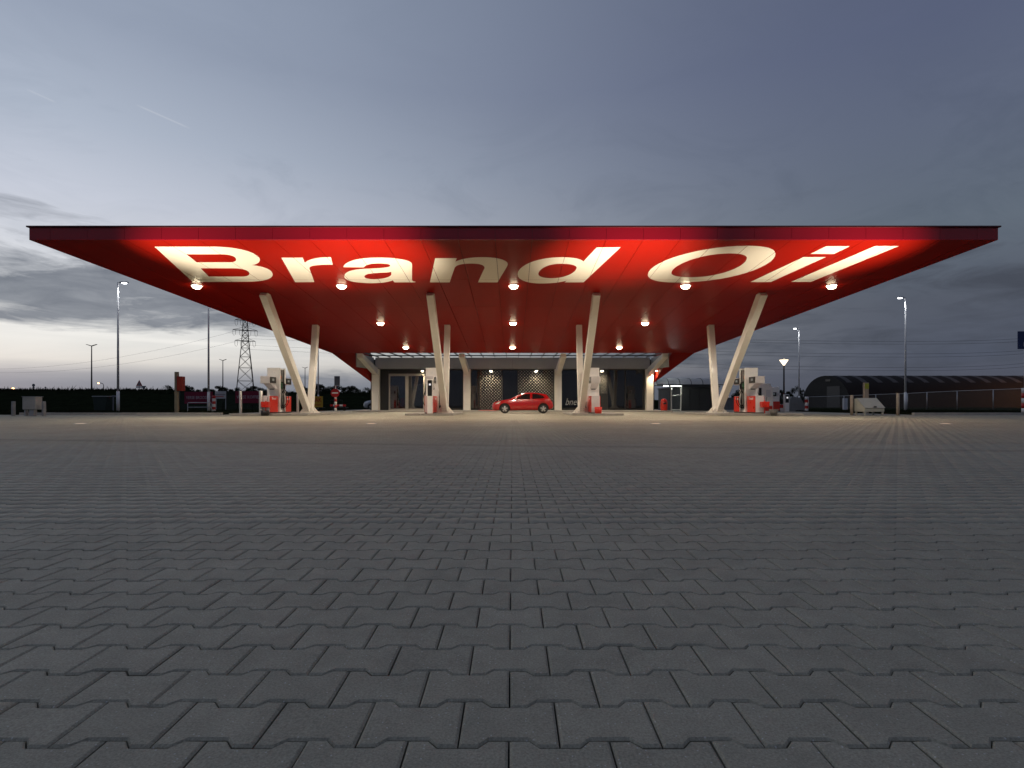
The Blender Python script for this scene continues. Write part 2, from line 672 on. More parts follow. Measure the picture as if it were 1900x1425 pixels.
tv, tf = paver_template(True)
pm = MB()
pm.add([tuple(v) for v in tv], tf)
pmesh = pm.mesh('paver')
bm = bmesh.new()
bm.from_mesh(pmesh)
bmesh.ops.recalc_face_normals(bm, faces=bm.faces)
bm.to_mesh(pmesh)
bm.free()
pmesh.materials.append(M_PAVER)
cells = []
r0 = int((0.35 - ROW0) / PP) - 1
r1 = int((FAR - ROW0) / PP)
for r in range(r0, r1):
    y = ROW0 + (r + .5) * PP
    if y + .09 > FAR:
        continue
    off = COL0 if r % 2 == 0 else COL0 + .1
    half = y * .99 + 2.6
    for c in range(int(-half / PW) - 1, int(half / PW) + 2):
        cells.append((y, off + c * PW))
vis = [(y, x) for y, x in cells if y > .93 and abs(x) < y * .935 + .12]
vis.sort(key=lambda t: t[0] + abs(t[1]) * .04)
single = set(vis[:300])
for y, x in vis[:300]:
    o = bpy.data.objects.new('paver', pmesh)
    C.objects.link(o)
    o.parent = pave_root
    o.location = (x, y, random.uniform(-.0014, .0008))
    o.rotation_euler = (random.gauss(0, .003), random.gauss(0, .003), random.gauss(0, .004))


def paver_field(rest, chamfer, name):
    T, fs = paver_template(chamfer)
    n, k = len(rest), len(T)
    A = np.array(rest)
    fade = np.clip(1.25 - A[:, 0] / 12.0, .12, 1.0)
    tilt = RNG.normal(0, .003, (n, 2)) * fade[:, None]
    dz = RNG.uniform(-.0014, .0008, n) * fade
    rot = RNG.normal(0, .004, n)
    V = np.empty((n, k, 3))
    V[:, :, 0] = A[:, 1, None] + T[None, :, 0] - rot[:, None] * T[None, :, 1]
    V[:, :, 1] = A[:, 0, None] + T[None, :, 1] + rot[:, None] * T[None, :, 0]
    V[:, :, 2] = T[None, :, 2] + dz[:, None] + tilt[:, 0, None] * T[None, :, 0] + tilt[:, 1, None] * T[None, :, 1]
    flat = np.array([i for f in fs for i in f[::1]])
    lens = np.array([len(f) for f in fs])
    loops = (flat[None, :] + (np.arange(n) * k)[:, None]).ravel()
    tot = np.tile(lens, n)
    start = np.concatenate(([0], np.cumsum(tot)[:-1]))
    me = bpy.data.meshes.new(name)
    me.vertices.add(n * k)
    me.vertices.foreach_set('co', V.ravel())
    me.loops.add(len(loops))
    me.loops.foreach_set('vertex_index', loops.astype(np.int32))
    me.polygons.add(len(tot))
    me.polygons.foreach_set('loop_start', start.astype(np.int32))
    me.polygons.foreach_set('loop_total', tot.astype(np.int32))
    me.update(calc_edges=True)
    me.validate()
    return tag(put(name, me, M_PAVER, pave_root), kind='stuff')


rest = [c for c in cells if c not in single]
paver_field([c for c in rest if c[0] < 9], True, 'paver_field')
paver_field([c for c in rest if c[0] >= 9], False, 'paver_field')

# verges with kerbs, left and right
vm_ = MB()
vm_.prism([(-140, 33.1), (-17.7, 33.1), (-17.7, 70), (-140, 70)], 'z', -.05, .085)
tag(vm_.build('verge', M_GRASS), 'dark grass verge on the left beyond the forecourt', kind='structure')
vm_ = MB()
vm_.prism([(24.2, 33.1), (160, 33.1), (160, 84), (24.2, 84)], 'z', -.05, .085)
tag(vm_.build('verge', M_GRASS), 'dark grass verge on the right in front of the wire fence', kind='structure')


def kerb_run(x0, x1, y, label, side=1):
    root = tag(bpy.data.objects.new('kerb', None), label, kind='structure')
    C.objects.link(root)
    n = max(1, round(abs(x1 - x0) / 1.0))
    for i in range(n):
        a = x0 + (x1 - x0) * i / n
        b = x0 + (x1 - x0) * (i + 1) / n
        MB().box(a + .006, b - .006, y - .14, y + .06, -.05, .13 + random.uniform(-.004, .004)).build('kerb_stone', mat('kerb_concrete', (.46, .43, .38), .85, var=.15, vscale=3, bump=.25, bscale=60), root, .012)
    return root


kerb_run(-29.5, -17.4, 33.0, 'pale kerb along the left grass verge')
kerb_run(24.0, 36.0, 33.0, 'pale kerb along the right grass verge')


def strip_bank(name, x0, x1, d0, d1, hfun, label, m, nx=90, ny=8):
    vs, fs = [], []
    for i in range(nx + 1):
        x = x0 + (x1 - x0) * i / nx
        for j in range(ny + 1):
            t = j / ny
            y = d0 + (d1 - d0) * t
            z = hfun(x) * math.sin(min(1, t * 1.6) * math.pi / 2) + (random.uniform(-.12, .12) if 0 < j else 0)
            vs.append((x, y, z - .06))
    for i in range(nx):
        for j in range(ny):
            a = i * (ny + 1) + j
            fs.append((a, a + ny + 1, a + ny + 2, a + 1))
    return tag(MB().add(vs, fs, True).build(name, m, fix=True), label, kind='structure')


strip_bank('embankment', -190, -6, 70, 92, lambda x: 2.75 if x < -52 else 2.2 + .55 * (-6 - x) / 46 * .6, 'long dark grass embankment along the left horizon', M_GRASS)
strip_bank('embankment', 6, 210, 112, 140, lambda x: 1.6, 'low dark grass bank far behind the hangar on the right', M_GRASS)


def grass_field(name, n, xr, yr, zf, hh, label):
    V = np.empty((n, 3, 3))
    x = RNG.uniform(xr[0], xr[1], n)
    y = RNG.uniform(yr[0], yr[1], n)
    z = zf(x, y)
    h = RNG.uniform(hh * .4, hh, n) * (1 + (RNG.random(n) > .93) * .9)
    a = RNG.uniform(0, math.pi, n)
    w = RNG.uniform(.01, .035, n) * (hh / .14)
    lx, ly = RNG.normal(0, .3, n) * h, RNG.normal(0, .3, n) * h
    V[:, 0] = np.stack([x - np.cos(a) * w, y - np.sin(a) * w, z], 1)
    V[:, 1] = np.stack([x + np.cos(a) * w, y + np.sin(a) * w, z], 1)
    V[:, 2] = np.stack([x + lx, y + ly, z + h], 1)
    me = bpy.data.meshes.new(name)
    me.vertices.add(n * 3)
    me.vertices.foreach_set('co', V.ravel())
    me.loops.add(n * 3)
    me.loops.foreach_set('vertex_index', np.arange(n * 3, dtype=np.int32))
    me.polygons.add(n)
    me.polygons.foreach_set('loop_start', np.arange(0, n * 3, 3, dtype=np.int32))
    me.polygons.foreach_set('loop_total', np.full(n, 3, np.int32))
    me.update(calc_edges=True)
    return tag(put(name, me, M_LEAF), label, 'grass', kind='stuff')


grass_field('grass', 16000, (-60, -17.8), (33.2, 48), lambda x, y: x * 0 + .08, .13, 'short dark grass on the left verge')
grass_field('grass', 16000, (24.3, 66), (33.2, 48), lambda x, y: x * 0 + .08, .13, 'short dark grass on the right verge')
grass_field('grass', 22000, (-150, -8), (78, 92), lambda x, y: np.where(x < -52, 2.55, 2.1), .45, 'rough grass along the top of the left embankment')

# ================================================================== THE CANOPY
SL, SZ = .083, 8.212                       # underside: z = SZ - SL * d
D0, D1 = 19.8, 43.06
W0, W1 = 17.42, 14.2


def sz_(d):
    return SZ - SL * d


def half_w(d):
    return W0 + (W1 - W0) * (d - D0) / (D1 - D0)


def on_soffit(x, y):
    k = (HY - y) / F
    d = (SZ - H) / (SL + k)
    return (x - CX) / F * d, d


AX = 0.04                                   # the canopy's axis
canopy = thing('canopy', 'large red flat canopy lettered on its underside over the fuel pumps', 'canopy', (AX, 0, 0))
TOP = 7.05
# core above the panels
core = MB()
e = .05
b0 = [(-W0 + e, D0 + e, sz_(D0) + .05), (W0 - e, D0 + e, sz_(D0) + .05), (W1 - e, D1 - e, sz_(D1) + .05), (-W1 + e, D1 - e, sz_(D1) + .05)]
core.hexa(b0 + [(x, y, TOP - .03) for x, y, z in b0])
core.build('roof', M_DARKGAP, canopy)


def clip(poly, a, b, c):
    """Keep a*x + b*y <= c."""
    out = []
    for i in range(len(poly)):
        p, q = poly[i], poly[(i + 1) % len(poly)]
        fp, fq = a * p[0] + b * p[1] - c, a * q[0] + b * q[1] - c
        if fp <= 0:
            out.append(p)
        if (fp < 0) != (fq < 0) and fp != fq:
            t = fp / (fp - fq)
            out.append((p[0] + (q[0] - p[0]) * t, p[1] + (q[1] - p[1]) * t))
    return out


PANEL = 1.3335
seams_x = [PANEL * (k + .5) for k in range(-14, 14)]
seams_d = [D0 + (D1 - D0) * k / 5 for k in range(6)]
GAP = .008
kx = (W1 - W0) / (D1 - D0)
for j in range(5):
    for i in range(-14, 14):
        xa, xb = PANEL * (i - .5) + GAP, PANEL * (i + .5) - GAP
        poly = [(xa, seams_d[j] + GAP), (xb, seams_d[j] + GAP), (xb, seams_d[j + 1] - GAP), (xa, seams_d[j + 1] - GAP)]
        poly = clip(poly, 1, -kx, W0 - kx * D0)
        poly = clip(poly, -1, -kx, W0 - kx * D0) if poly else poly
        if len(poly) < 3:
            continue
        n = len(poly)
        mb = MB()
        mb.add([(x, y, sz_(y)) for x, y in poly] + [(x, y, sz_(y) + .035) for x, y in poly],
               [tuple(range(n)), tuple(range(2 * n - 1, n - 1, -1))] + [(q, n + q, n + (q + 1) % n, (q + 1) % n) for q in range(n)])
        o = mb.build('soffit_panel', M_RED, canopy)
# front fascia
for i in range(-14, 14):
    xa, xb = max(PANEL * (i - .5) + .005, -W0), min(PANEL * (i + .5) - .005, W0)
    if xb - xa < .05:
        continue
    MB().box(xa, xb, D0 - .03, D0 + .02, sz_(D0) - .004, TOP - .05).build('fascia_panel', M_REDF, canopy)
# side fascias
for s in (-1, 1):
    for k in range(17):
        ya, yb = D0 + (D1 - D0) * k / 17 + .006, D0 + (D1 - D0) * (k + 1) / 17 - .006
        xa, xb = s * half_w(ya), s * half_w(yb)
        MB().hexa([(xa, ya, sz_(ya) - .003), (xa + s * .03, ya, sz_(ya) - .003), (xb + s * .03, yb, sz_(yb) - .003), (xb, yb, sz_(yb) - .003),
                   (xa, ya, TOP - .05), (xa + s * .03, ya, TOP - .05), (xb + s * .03, yb, TOP - .05), (xb, yb, TOP - .05)]).build('side_fascia_panel', M_REDF, canopy)
# capping around the roof edge
MB().box(-W0 - .06, W0 + .06, D0 - .10, D0 + .22, TOP - .05, TOP).build('roof_edge_trim', M_TRIM, canopy)
for s in (-1, 1):
    MB().hexa([(s * (W0 - .2), D0 + .22, TOP - .05), (s * (W0 + .06), D0 + .22, TOP - .05), (s * (W1 + .06), D1, TOP - .05), (s * (W1 - .2), D1, TOP - .05),
               (s * (W0 - .2), D0 + .22, TOP), (s * (W0 + .06), D0 + .22, TOP), (s * (W1 + .06), D1, TOP), (s * (W1 - .2), D1, TOP)]).build('roof_edge_trim', M_TRIM, canopy)


# lettering: outlines in the plane of the underside
def bez(p0, p1, p2, p3, n=14):
    return [tuple((1 - t) ** 3 * a + 3 * (1 - t) ** 2 * t * b + 3 * (1 - t) * t * t * c + t ** 3 * d for a, b, c, d in zip(p0, p1, p2, p3)) for t in [k / n for k in range(1, n + 1)]]


def path(s):
    pts, tok, i = [], s.split(), 0
    cmd = None
    while i < len(tok):
        if tok[i] in 'MLC':
            cmd = tok[i]
            i += 1
        if cmd in 'ML':
            pts.append(tuple(map(float, tok[i].split(','))))
            i += 1
        else:
            a, b, c = (tuple(map(float, t.split(','))) for t in tok[i:i + 3])
            pts += bez(pts[-1], a, b, c)
            i += 3
    if (pts[0][0] - pts[-1][0]) ** 2 + (pts[0][1] - pts[-1][1]) ** 2 < 1:
        pts.pop()
    return pts


LET = [
    ('B', 5.278, 260, ['M 140,145 L 740,145 C 1000,150 1172,215 1172,272 1172,305 1140,320 1092,325 1230,340 1298,375 1298,420 1298,465 1190,490 1020,490 L 516,491',
                       'M 455,220 L 800,220 C 890,222 940,245 940,270 940,290 915,298 870,298 L 553,298',
                       'M 593,357 L 920,357 C 1010,358 1070,380 1070,408 1070,430 1040,438 985,438 L 672,438']),
    ('r', 5.278, 260, ['M 1383,253 L 1590,253 1612,302 C 1650,268 1730,248 1868,248 L 1887,322 C 1740,320 1655,330 1658,358 L 1707,493 1518,493']),
    ('a', 5.278, 600, ['M 195,347 C 205,290 330,252 530,252 720,252 868,275 868,318 L 868,465 C 868,483 885,485 902,487 L 900,495 697,495 C 690,490 685,482 683,474 630,495 550,504 450,503 310,500 205,480 205,435 205,395 270,370 400,362 520,355 655,355 655,330 655,315 610,310 540,310 450,310 410,325 397,348',
                       'M 665,392 C 640,400 560,400 510,404 440,410 402,420 402,438 402,455 440,463 500,463 590,463 665,440 665,415']),
    ('n', 5.278, 600, ['M 1095,258 L 1307,258 1293,293 C 1340,265 1440,248 1560,248 1700,248 1806,275 1806,315 1806,330 1795,345 1785,362 L 1705,495 1513,495 1578,355 C 1582,330 1545,310 1450,310 1340,310 1290,330 1283,360 L 1237,495 1043,495']),
    ('d', 5.278, 860, ['M 1303,153 L 1540,150 1175,495 990,495 1010,478 C 930,500 850,506 750,506 620,504 530,470 530,415 530,330 720,248 960,248 1080,248 1150,265 1175,290',
                       'M 945,312 C 1040,312 1107,325 1107,350 1107,400 990,455 865,455 790,455 733,440 733,412 733,370 820,312 945,312']),
    ('O', 3.8, 1190, ['M 740,98 C 870,98 946,115 946,155 946,240 640,357 240,357 110,357 45,335 45,303 45,210 420,98 740,98',
                      'M 620,152 C 700,152 744,162 744,185 744,240 560,320 350,320 260,320 212,310 212,290 212,235 420,152 620,152']),
    ('i', 3.8, 1190, ['M 1143,178 L 1300,178 912,354 768,354']),
    ('dot', 3.8, 1190, ['M 1303,101 L 1470,101 1358,156 1192,156']),
    ('l', 3.8, 1190, ['M 1648,100 L 1816,100 1195,353 1055,353']),
]


def letter_mesh(scale, ox, paths):
    loops = []
    for p in paths:
        pts = [on_soffit(ox + u / scale, 430 + v / scale) for u, v in path(p)]
        loops.append([Vector((x - AX, d, 0)) for x, d in pts])
    tris = tessellate_polygon(loops)
    flat = [v for l in loops for v in l]
    bm = bmesh.new()
    vs = [bm.verts.new(v) for v in flat]
    for t in tris:
        try:
            bm.faces.new([vs[i] for i in t])
        except ValueError:
            pass
    xs, ds = [v.x for v in flat], [v.y for v in flat]
    for planes, axis in ((seams_x, 0), (seams_d, 1)):
        for sp in planes:
            lo, hi = (min(xs), max(xs)) if axis == 0 else (min(ds), max(ds))
            if not lo < sp < hi:
                continue
            for dlt in (-GAP, GAP):
                co, no = [0, 0, 0], [0, 0, 0]
                co[axis], no[axis] = sp + dlt, 1
                bmesh.ops.bisect_plane(bm, geom=bm.verts[:] + bm.edges[:] + bm.faces[:], plane_co=co, plane_no=no)
            kill = [f for f in bm.faces if abs(f.calc_center_median()[axis] - sp) < GAP]
            bmesh.ops.delete(bm, geom=kill, context='FACES')
    for v in bm.verts:
        v.co.z = sz_(v.co.y) - .004
    bmesh.ops.recalc_face_normals(bm, faces=bm.faces)
    for f in bm.faces:
        if f.normal.z > 0:
            f.normal_flip()
    me = bpy.data.meshes.new('letter')
    bm.to_mesh(me)
    bm.free()
    return me


for ch, sc_, ox, paths in LET:
    put('letter', letter_mesh(sc_, ox, paths), M_CREAM, canopy)

# folded red wings where the canopy runs down to the shop's corners
BX, DF = 12.45, 48.6
for s in (-1, 1):
    K = Vector((s * W1, D1, sz_(D1)))
    Pp = Vector((s * BX, D1, sz_(D1)))
    L = Vector((s * BX, DF, 2.5))
    Q = Vector((s * BX, DF, 4.9))
    Kt = Vector((s * W1, D1 + .0, TOP - .3))
    mb = MB()
    mb.add([K, Pp, L, Q, Kt, Vector((s * BX, D1, TOP - .3)), Vector((s * (BX + .02), DF, 4.95))],
           [(0, 1, 2), (1, 3, 2), (0, 2, 6, 4), (0, 4, 5, 1), (1, 5, 3), (4, 6, 5)])
    mb.build('folded_wing', M_RED, canopy, fix=True)

# V-shaped columns
for X0, lab in ((-12.02, 'outer left'), (-4.006, 'inner left'), (4.006, 'inner right'), (12.02, 'outer right')):
    col = bpy.data.objects.new('support_column', None)
    C.objects.link(col)
    col.parent = canopy
    col.location = (X0, 0, 0)
    yb = 32.4
    MB().bar((0, yb - .12, .17), (0, 26.5, sz_(26.5) - .002), .33, .34, .34, .46).build('leg', M_WHITE, col, .012)
    MB().bar((0, yb + .14, .17), (0, 33.5, sz_(33.5) - .002), .325, .30, .335, .40).build('leg', M_WHITE, col, .012)
    mb = MB()
    mb.box(-.48, .48, yb - .52, yb + .5, .125, .165)
    for s in (-1, 1):
        mb.prism([(s * .160, .166), (s * .45, .166), (s * .160, .50)], 'y', yb - .34, yb - .28)
        mb.prism([(s * .160, .166), (s * .45, .166), (s * .160, .50)], 'y', yb + .24, yb + .30)
    mb.build('base_plate', M_WHITE, col)
    for k, (bx, by) in enumerate([(-.4, -.44), (.4, -.44), (-.4, .42), (.4, .42), (-.2, -.44), (.2, -.44)]):
        MB().cyl((bx, yb + by, .166), (bx, yb + by, .21), .028, n=6, smooth=False).build('bolt', M_GALV, col)
    for k in range(4):
        for s in (-.07, .07):
            zz = .30 + k * .11
            yy = yb - .12 - (zz - .17) * (yb - .12 - 26.5) / (sz_(26.5) - .17) - .19
            MB().cyl((s, yy + .01, zz - .01), (s, yy - .03, zz - .03), .024, n=6, smooth=False).build('bolt', M_GALV, col)
    MB().box(-.55, .55, yb - .6, yb + .6, .0, .12).build('plinth', M_CONCD, col, .01)

# ------------------------------------------------------------------ downlights under the canopy
DL = [(x, 0) for x in (365, 634, 953, 1272, 1543)]
rows = [(533, (365, 634, 953, 1272, 1543), 'front row'), (602, (706, 952, 1197), 'middle row'), (647, (753, 951, 1149), 'rear row')]
POSN = {5: ('far left', 'second from left', 'centre', 'second from right', 'far right'), 3: ('left', 'centre', 'right')}
first = None
LAMP_POWER = 960
for (yy, xs, rown) in rows:
    for k, x in enumerate(xs):
        X, d = on_soffit(x, yy - 3)
        z = sz_(d)
        lab = f'square lit downlight under the red canopy, {rown}, {POSN[len(xs)][k]}'
        t = thing('downlight', lab, 'ceiling light', (X, d, z), 0, 'downlights under the canopy')
        MB().lathe([(.25, .03), (.25, -.015), (.235, -.02), (.20, -.012)], 24).build('housing', M_PWHITE, t)
        MB().lathe([(.0, -.15), (.08, -.145), (.15, -.115), (.19, -.06), (.20, -.012)], 24).build('diffuser', M_LAMPW, t)
        lamp_light('downlight_lamp', 'SPOT', LAMP_POWER, (1.0, .88, .70), (0, 0, -.17), t, (0, 0, -2), 168, .45, .14)

# ------------------------------------------------------------------ in-ground uplights that wash the lettering
for x, tx, td, lab in ((228, 410, 21.2, 'leftmost'), (715, 655, 21.4, 'second from left'), (1190, 1175, 21.4, 'second from right'), (1675, 1560, 21.2, 'rightmost')):
    d = 18.2
    X = PX(x, 20.2)
    t = thing('ground_uplight', f'lit round uplight set flush in the paving, {lab} of four', 'ground light', (X, d, 0.004), 0, 'uplights set in the paving')
    MB().lathe([(.0, .004), (.17, .004), (.18, .0), (.18, -.01)], 24).build('trim_ring', M_GALV, t)
    MB().lathe([(.0, .013), (.10, .012), (.145, .005)], 24).build('lens', mat('uplight_lens', (.5, .4, .3), .3, emit=(1.0, .72, .45), estr=.5), t)
    TX = (tx - CX) / F * 20.3
    lamp_light('ground_uplight_lamp', 'SPOT', 6700, (1.0, .86, .67), (0, 0, .05), t, (TX - X, td - d, sz_(td)), 60, 1.0, .12)

# ================================================================== THE SHOP
GZ = .10
shop = thing('shop_building', 'low dark glazed shop with white columns behind the pumps', 'building', (0, 0, 0))
MB().box(-13.2, 13.2, 45.2, 60, .002, GZ).build('plinth_slab', M_CONC, shop, .015)
# back volume
mb = MB()
mb.box(-BX, BX, 58.8, 59.0, GZ, 4.6)
mb.box(-BX, -BX + .2, 49.2, 58.8, GZ, 4.6)
mb.box(BX - .2, BX, 49.2, 58.8, GZ, 4.6)
mb.build('wall', M_BLACKP, shop)
MB().box(-BX, BX, 49.0, 59, 4.42, 4.6).build('roof', M_BLACKP, shop)
MB().box(-BX + .2, BX - .2, 52.6, 52.7, GZ, 4.4).build('interior_partition', mat('interior_wall', (.20, .19, .18), .7, var=.2, vscale=1), shop)
for X0 in (-12.0, -4.0, 4.0, 12.0):
    c = MB().box(X0 - .3, X0 + .3, 48.0, 48.6, GZ, 3.70).build('column', M_WHITE, shop, .015)
    MB().hexa([(X0 - .22, 48.0, 3.2), (X0 + .22, 48.0, 3.2), (X0 + .22, 48.4, 3.72), (X0 - .22, 48.4, 3.72),
               (X0 - .22, 43.2, 4.28), (X0 + .22, 43.2, 4.28), (X0 + .22, 43.2, 4.62), (X0 - .22, 43.2, 4.62)]).build('bracket', M_WHITE, shop, .01)
# beam above the glazing, in panels
for k in range(6):
    a, b = -12.0 + 4 * k, -8.0 + 4 * k
    MB().box(a + .006, b - .006, 48.02, 48.5, 3.72, 4.70).build('beam_panel', M_GREYP, shop)
MB().box(-12.0, 12.0, 48.06, 49.0, 3.70, 4.66).build('beam', mat('beam_core', (.12, .12, .12), .7), shop)
for s in (-1, 1):
    MB().hexa([(s * 12.25 - .04, 43.15, 3.55), (s * 12.25 + .04, 43.15, 3.55), (s * 12.25 + .04, 48.5, 3.70), (s * 12.25 - .04, 48.5, 3.70),
               (s * 12.25 - .04, 43.15, 4.63), (s * 12.25 + .04, 43.15, 4.63), (s * 12.25 + .04, 48.5, 4.72), (s * 12.25 - .04, 48.5, 4.72)]).build('side_panel', M_GREYP, shop)
    MB().box(s * 12.38 - .13, s * 12.38 + .13, 48.5, 49.2, GZ, 3.7).build('corner_wall', M_BLACKP, shop)
# glazed strip between canopy and beam
glz = bpy.data.materials.new('skylight_glass')
glz.use_nodes = True
nt = glz.node_tree
nt.nodes.clear()
tr = nt.nodes.new('ShaderNodeBsdfTransparent')
tr.inputs[0].default_value = (.86, .88, .90, 1)
gl = nt.nodes.new('ShaderNodeBsdfGlossy')
gl.inputs['Roughness'].default_value = .03
fr = nt.nodes.new('ShaderNodeMixShader')
fr.inputs[0].default_value = .12
om = nt.nodes.new('ShaderNodeOutputMaterial')
nt.links.new(tr.outputs[0], fr.inputs[1])
nt.links.new(gl.outputs[0], fr.inputs[2])
nt.links.new(fr.outputs[0], om.inputs[0])
n_r = 23
for k in range(n_r + 1):
    x = -11.75 + 23.5 * k / n_r
    MB().bar((x, 43.25, 4.70), (x, 48.3, 4.76), .05, .09).build('rafter', M_DARKM, shop)
    if k < n_r:
        x2 = -11.75 + 23.5 * (k + 1) / n_r
        MB().add([(x + .03, 43.25, 4.752), (x2 - .03, 43.25, 4.752), (x2 - .03, 48.3, 4.812), (x + .03, 48.3, 4.812)], [(0, 1, 2, 3)]).build('skylight_pane', glz, shop)
MB().box(-11.9, 11.9, 45.5, 45.62, 4.60, 4.68).build('purlin', M_DARKM, shop)

DG = 48.75                                   # glazing plane


def zf(y):
    return max(GZ, PZ(y, DG))


# lattice screen: diamond mesh of pale metal
lat = bpy.data.materials.new('diamond_lattice')
lat.use_nodes = True
nt = lat.node_tree
b = nt.nodes['Principled BSDF']
b.inputs['Base Color'].default_value = (.24, .23, .205, 1)
b.inputs['Roughness'].default_value = .4
b.inputs['Metallic'].default_value = .2
geo = nt.nodes.new('ShaderNodeNewGeometry')
sp_ = nt.nodes.new('ShaderNodeSeparateXYZ')
nt.links.new(geo.outputs['Position'], sp_.inputs[0])


def lm(op, a, c):
    n = nt.nodes.new('ShaderNodeMath')
    n.operation = op
    for i, v in enumerate((a, c)):
        if v is None:
            continue
        if isinstance(v, (int, float)):
            n.inputs[i].default_value = v
        else:
            nt.links.new(v, n.inputs[i])
    return n.outputs[0]


LP = .135
u1 = lm('PINGPONG', lm('ADD', sp_.outputs[0], sp_.outputs[2]), LP)
u2 = lm('PINGPONG', lm('SUBTRACT', sp_.outputs[0], sp_.outputs[2]), LP)
hole = lm('LESS_THAN', lm('MAXIMUM', u1, u2), LP * .52)
nt.links.new(hole, b.inputs['Alpha'])


def pane(x0, x1, y0, y1, name='window', frame=M_DARKM, screen=False, fw=.05, glass=M_GLASS):
    X0, X1, Z0, Z1 = PX(x0, DG), PX(x1, DG), zf(y1), PZ(y0, DG)
    w = MB()
    w.box(X0, X0 + fw, DG - .06, DG + .04, Z0, Z1)
    w.box(X1 - fw, X1, DG - .06, DG + .04, Z0, Z1)
    w.box(X0 + fw, X1 - fw, DG - .06, DG + .04, Z0, Z0 + fw)
    w.box(X0 + fw, X1 - fw, DG - .06, DG + .04, Z1 - fw, Z1)
    wo_ = w.build(name, frame, shop)
    MB().box(X0 + fw, X1 - fw, DG, DG + .012, Z0 + fw, Z1 - fw).build('pane', glass, wo_)
    if screen:
        MB().box(X0 + fw, X1 - fw, DG - .03, DG - .026, Z0 + fw, Z1 - fw).build('lattice_screen', lat, wo_)
    return wo_


def panel(x0, x1, y0, y1, m=M_BLACKP):
    return MB().box(PX(x0, DG) + .004, PX(x1, DG) - .004, DG - .02, DG + .05, zf(y1), PZ(y0, DG)).build('wall_panel', m, shop)


YT, YB = 686, 764
panel(704, 721, YT, YB)
panel(721, 789, YT, 694.5)
M_DOORG = bpy.data.materials.new('door_glass')
M_DOORG.use_nodes = True
nt = M_DOORG.node_tree
nt.nodes.clear()
tr = nt.nodes.new('ShaderNodeBsdfTransparent')
tr.inputs[0].default_value = (.40, .42, .44, 1)
gl = nt.nodes.new('ShaderNodeBsdfGlossy')
gl.inputs['Roughness'].default_value = .02
fr = nt.nodes.new('ShaderNodeMixShader')
fr.inputs[0].default_value = .16
om = nt.nodes.new('ShaderNodeOutputMaterial')
nt.links.new(tr.outputs[0], fr.inputs[1])
nt.links.new(gl.outputs[0], fr.inputs[2])
nt.links.new(fr.outputs[0], om.inputs[0])
pane(721.5, 755, 695, YB, 'sliding_door', M_ALU, fw=.13, glass=M_DOORG)
pane(755.3, 788.5, 695, YB, 'sliding_door', M_ALU, fw=.13, glass=M_DOORG)
MB().box(PX(722, DG), PX(788, DG), DG - .12, DG - .065, PZ(697, DG), PZ(693.5, DG)).build('door_rail', M_ALU, shop)
panel(789, 805, YT, YB)
pane(805, 859, YT, YB)
pane(871.5, 890, YT, YB)
pane(890, 932, YT, YB, screen=True)
pane(932, 961, YT, YB)
pane(961, 1028, YT, YB, screen=True)
pane(1040.5, 1076, YT, YB)
pane(1076, 1112, YT, YB)
pane(1112, 1127, YT, 732, screen=True)
panel(1112, 1127, 732, YB)
pane(1127, 1160, YT, YB)
pane(1160, 1196, YT, YB)
# shelves and counter inside the door
MB().box(PX(768, 50.8), PX(787, 50.8), 50.6, 51.0, GZ, 2.5).build('shelf_unit', M_PGREY, shop)
MB().box(PX(726, 50.8), PX(737, 50.8), 50.6, 51.0, GZ, 2.4).build('shelf_unit', M_SIGNR, shop)
MB().box(PX(744, 51.6), PX(752, 51.6), 51.4, 51.8, GZ, 1.2).build('counter', M_PRED, shop)
M_ETCH = mat('etched_white', (.30, .30, .30), .6)
text('window_lettering', 'bnec', .85, M_ETCH, shop, (PX(1062, DG), DG - .012, PZ(746, DG)), (R(90), 0, 0), width=1.35, shear=.35)
# wall downlights
for x, lab in ((675, 'far left'), (784, 'above the sliding door'), (911, 'left of the two above the parked car'), (995, 'right of the two above the parked car'), (1117, 'above the right window bay'), (1217, 'far right')):
    d = 48.1 if 690 < x < 1210 else 47.6
    t = thing('wall_light', f'small lit lamp under the shop beam, {lab}', 'wall lamp', (PX(x, d), d, 3.69), 0, 'lamps under the shop beam')
    if not (690 < x < 1210):
        MB().bar((0, 0, .02), (-.55 if x > 900 else .55, 0, .02), .06, .05).build('arm', M_GALV, t)
    else:
        MB().box(-.12, .12, -.03, .25, -.02, .05).build('arm', M_GALV, t)
    MB().cyl((0, -.06, -.02), (0, -.06, -.16), .09, .11, 16).build('shade', M_GALV, t)
    MB().lathe([(0, -.24), (.08, -.225), (.12, -.18), (.10, -.16)], 16, (0, -.06, 0)).build('bulb', M_LAMPW, t)
    lamp_light('wall_light_lamp', 'SPOT', 260, (1.0, .80, .52), (0, -.06, -.27), t, (0, .12, -2), 150, .9, .06)
tag(MB().box(PX(889, 46.2), PX(936, 46.2), 45.4, 47.6, GZ + .002, GZ + .03).build('door_mat', M_PRED), 'red mat on the shop step in front of the car', 'mat')

